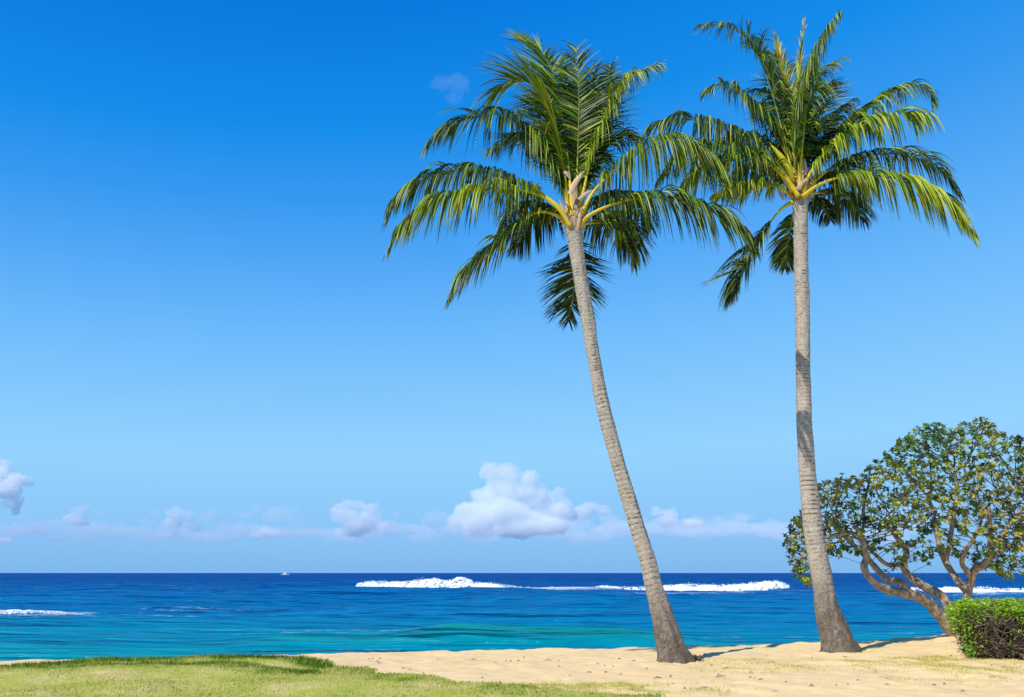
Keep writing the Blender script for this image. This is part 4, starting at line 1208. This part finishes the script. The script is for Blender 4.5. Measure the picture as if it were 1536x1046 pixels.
# ------------------------------------------------------------------ clipped hedge on the right
def hedge():
    c0 = at(1449, 991, 16.1)
    x0, y0 = c0[0], c0[1]
    L, D = 4.2, 1.5
    dirx = unit(np.array([1.0, -0.40, 0])); diry = np.array([-dirx[1], dirx[0], 0])
    H = at(1445, 906, 16.1)[2] - c0[2] + 0.02
    org = np.array([x0, y0, float(terrain(x0, y0))])
    root = empty('clipped_hedge', org)
    tag(root, 'clipped hedge with bright green leafy top and bare twiggy sides', 'hedge')
    def pt(u, v, h):
        q = org + dirx * u + diry * v
        q[2] = float(terrain(q[0], q[1])) * 0.5 + org[2] * 0.5 + h
        return q
    r_ = np.random.default_rng(5)
    tw = MB()
    for i in range(520):                                   # stems fanning up from the ground
        front = r_.random() < 0.6
        u = r_.uniform(0.1, L); v = r_.uniform(0.12, 0.5) if front else r_.uniform(0.4, D - 0.1)
        if i < 60: u = r_.uniform(0.12, 0.35); v = r_.uniform(0.1, D)
        p = pt(u, v, -0.03)
        pts = [p]
        d = np.array([r_.normal(0, 0.35), r_.normal(-0.12, 0.3), 1.0])
        hh = r_.uniform(0.6, 1.0) * H
        ns = 6
        for k in range(ns):
            d = d + r_.normal(0, 0.22, 3); d[2] = max(d[2], 0.4)
            pts.append(pts[-1] + unit(d) * hh / ns * 1.08)
        if min(np.dot(np.array(q_) - org, dirx) for q_ in pts) < -0.02: continue
        tw.tube(pts, np.linspace(0.014, 0.005, ns + 1) * r_.uniform(0.7, 1.2), 5, float(np.clip(r_.normal(0.5, 0.2), 0, 1)), cap=False)
        for k in range(1, ns + 1):                          # side twigs, reaching out of the face
            for _ in range(5):
                s_ = np.array(pts[k]); dd = unit(np.array([r_.normal(0, 0.8), r_.normal(-0.35, 0.7), r_.normal(0.45, 0.5)]))
                e1 = s_ + dd * r_.uniform(0.08, 0.2); e2 = e1 + unit(dd + r_.normal(0, 0.5, 3)) * r_.uniform(0.06, 0.18)
                if np.dot(e2 - org, dirx) < -0.12: continue
                if e2[2] > org[2] + H: e2[2] = org[2] + H - 0.02
                tw.tube([s_, e1, e2], [0.005, 0.004, 0.0025], 4, float(np.clip(r_.normal(0.55, 0.25), 0, 1)), cap=False)
    tw.build('twigs', M['twig'], root)
    lf = MB()
    def leaf(p, nrm, t, sz):
        a = unit(np.cross(nrm, r_.normal(0, 1, 3))); b_ = np.cross(nrm, a)
        ln = sz * r_.uniform(0.8, 1.25); w = ln * 0.3
        lf.add([p, p + a * ln * .55 - b_ * w - nrm * .004, p + a * ln, p + a * ln * .55 + b_ * w - nrm * .004], [(0, 1, 2, 3)], t)
    # leafy top layer that hangs a little down the faces
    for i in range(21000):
        u = r_.uniform(0, L); v = r_.uniform(-0.06, D + 0.05)
        w = r_.random()
        if w < 0.38: v = r_.uniform(-0.09, 0.16)
        if w > 0.93: u = r_.uniform(-0.1, 0.14)
        edge = min(u + 0.1, v + 0.1, 0.25) / 0.25
        lump = 0.05 * float(vnoise(u * 3.1, v * 3.1, seed=3)) + 0.03 * float(vnoise(u * 9, v * 9, seed=4))
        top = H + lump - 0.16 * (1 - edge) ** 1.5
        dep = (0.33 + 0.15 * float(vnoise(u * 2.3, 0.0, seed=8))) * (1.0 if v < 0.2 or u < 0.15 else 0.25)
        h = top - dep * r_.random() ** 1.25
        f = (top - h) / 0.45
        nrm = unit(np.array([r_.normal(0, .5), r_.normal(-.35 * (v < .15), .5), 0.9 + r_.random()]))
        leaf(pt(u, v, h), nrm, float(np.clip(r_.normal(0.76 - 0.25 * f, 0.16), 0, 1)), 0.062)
    # a few leaves and clusters on the bare face
    for i in range(105):
        u = r_.uniform(0, L); h = r_.uniform(0.08, 0.72) * H; v = r_.uniform(-0.05, 0.08)
        if i < 26: u = r_.uniform(-0.06, 0.2)
        for _ in range(r_.integers(3, 14)):
            leaf(pt(u + r_.normal(0, .05), v + r_.normal(0, .04), h + r_.normal(0, .045)), unit(np.array([r_.normal(0, .6), -0.5 + r_.normal(0, .4), 0.8])), float(np.clip(r_.normal(0.55, 0.2), 0, 1)), 0.055)
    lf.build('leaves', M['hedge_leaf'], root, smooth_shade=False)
hedge()
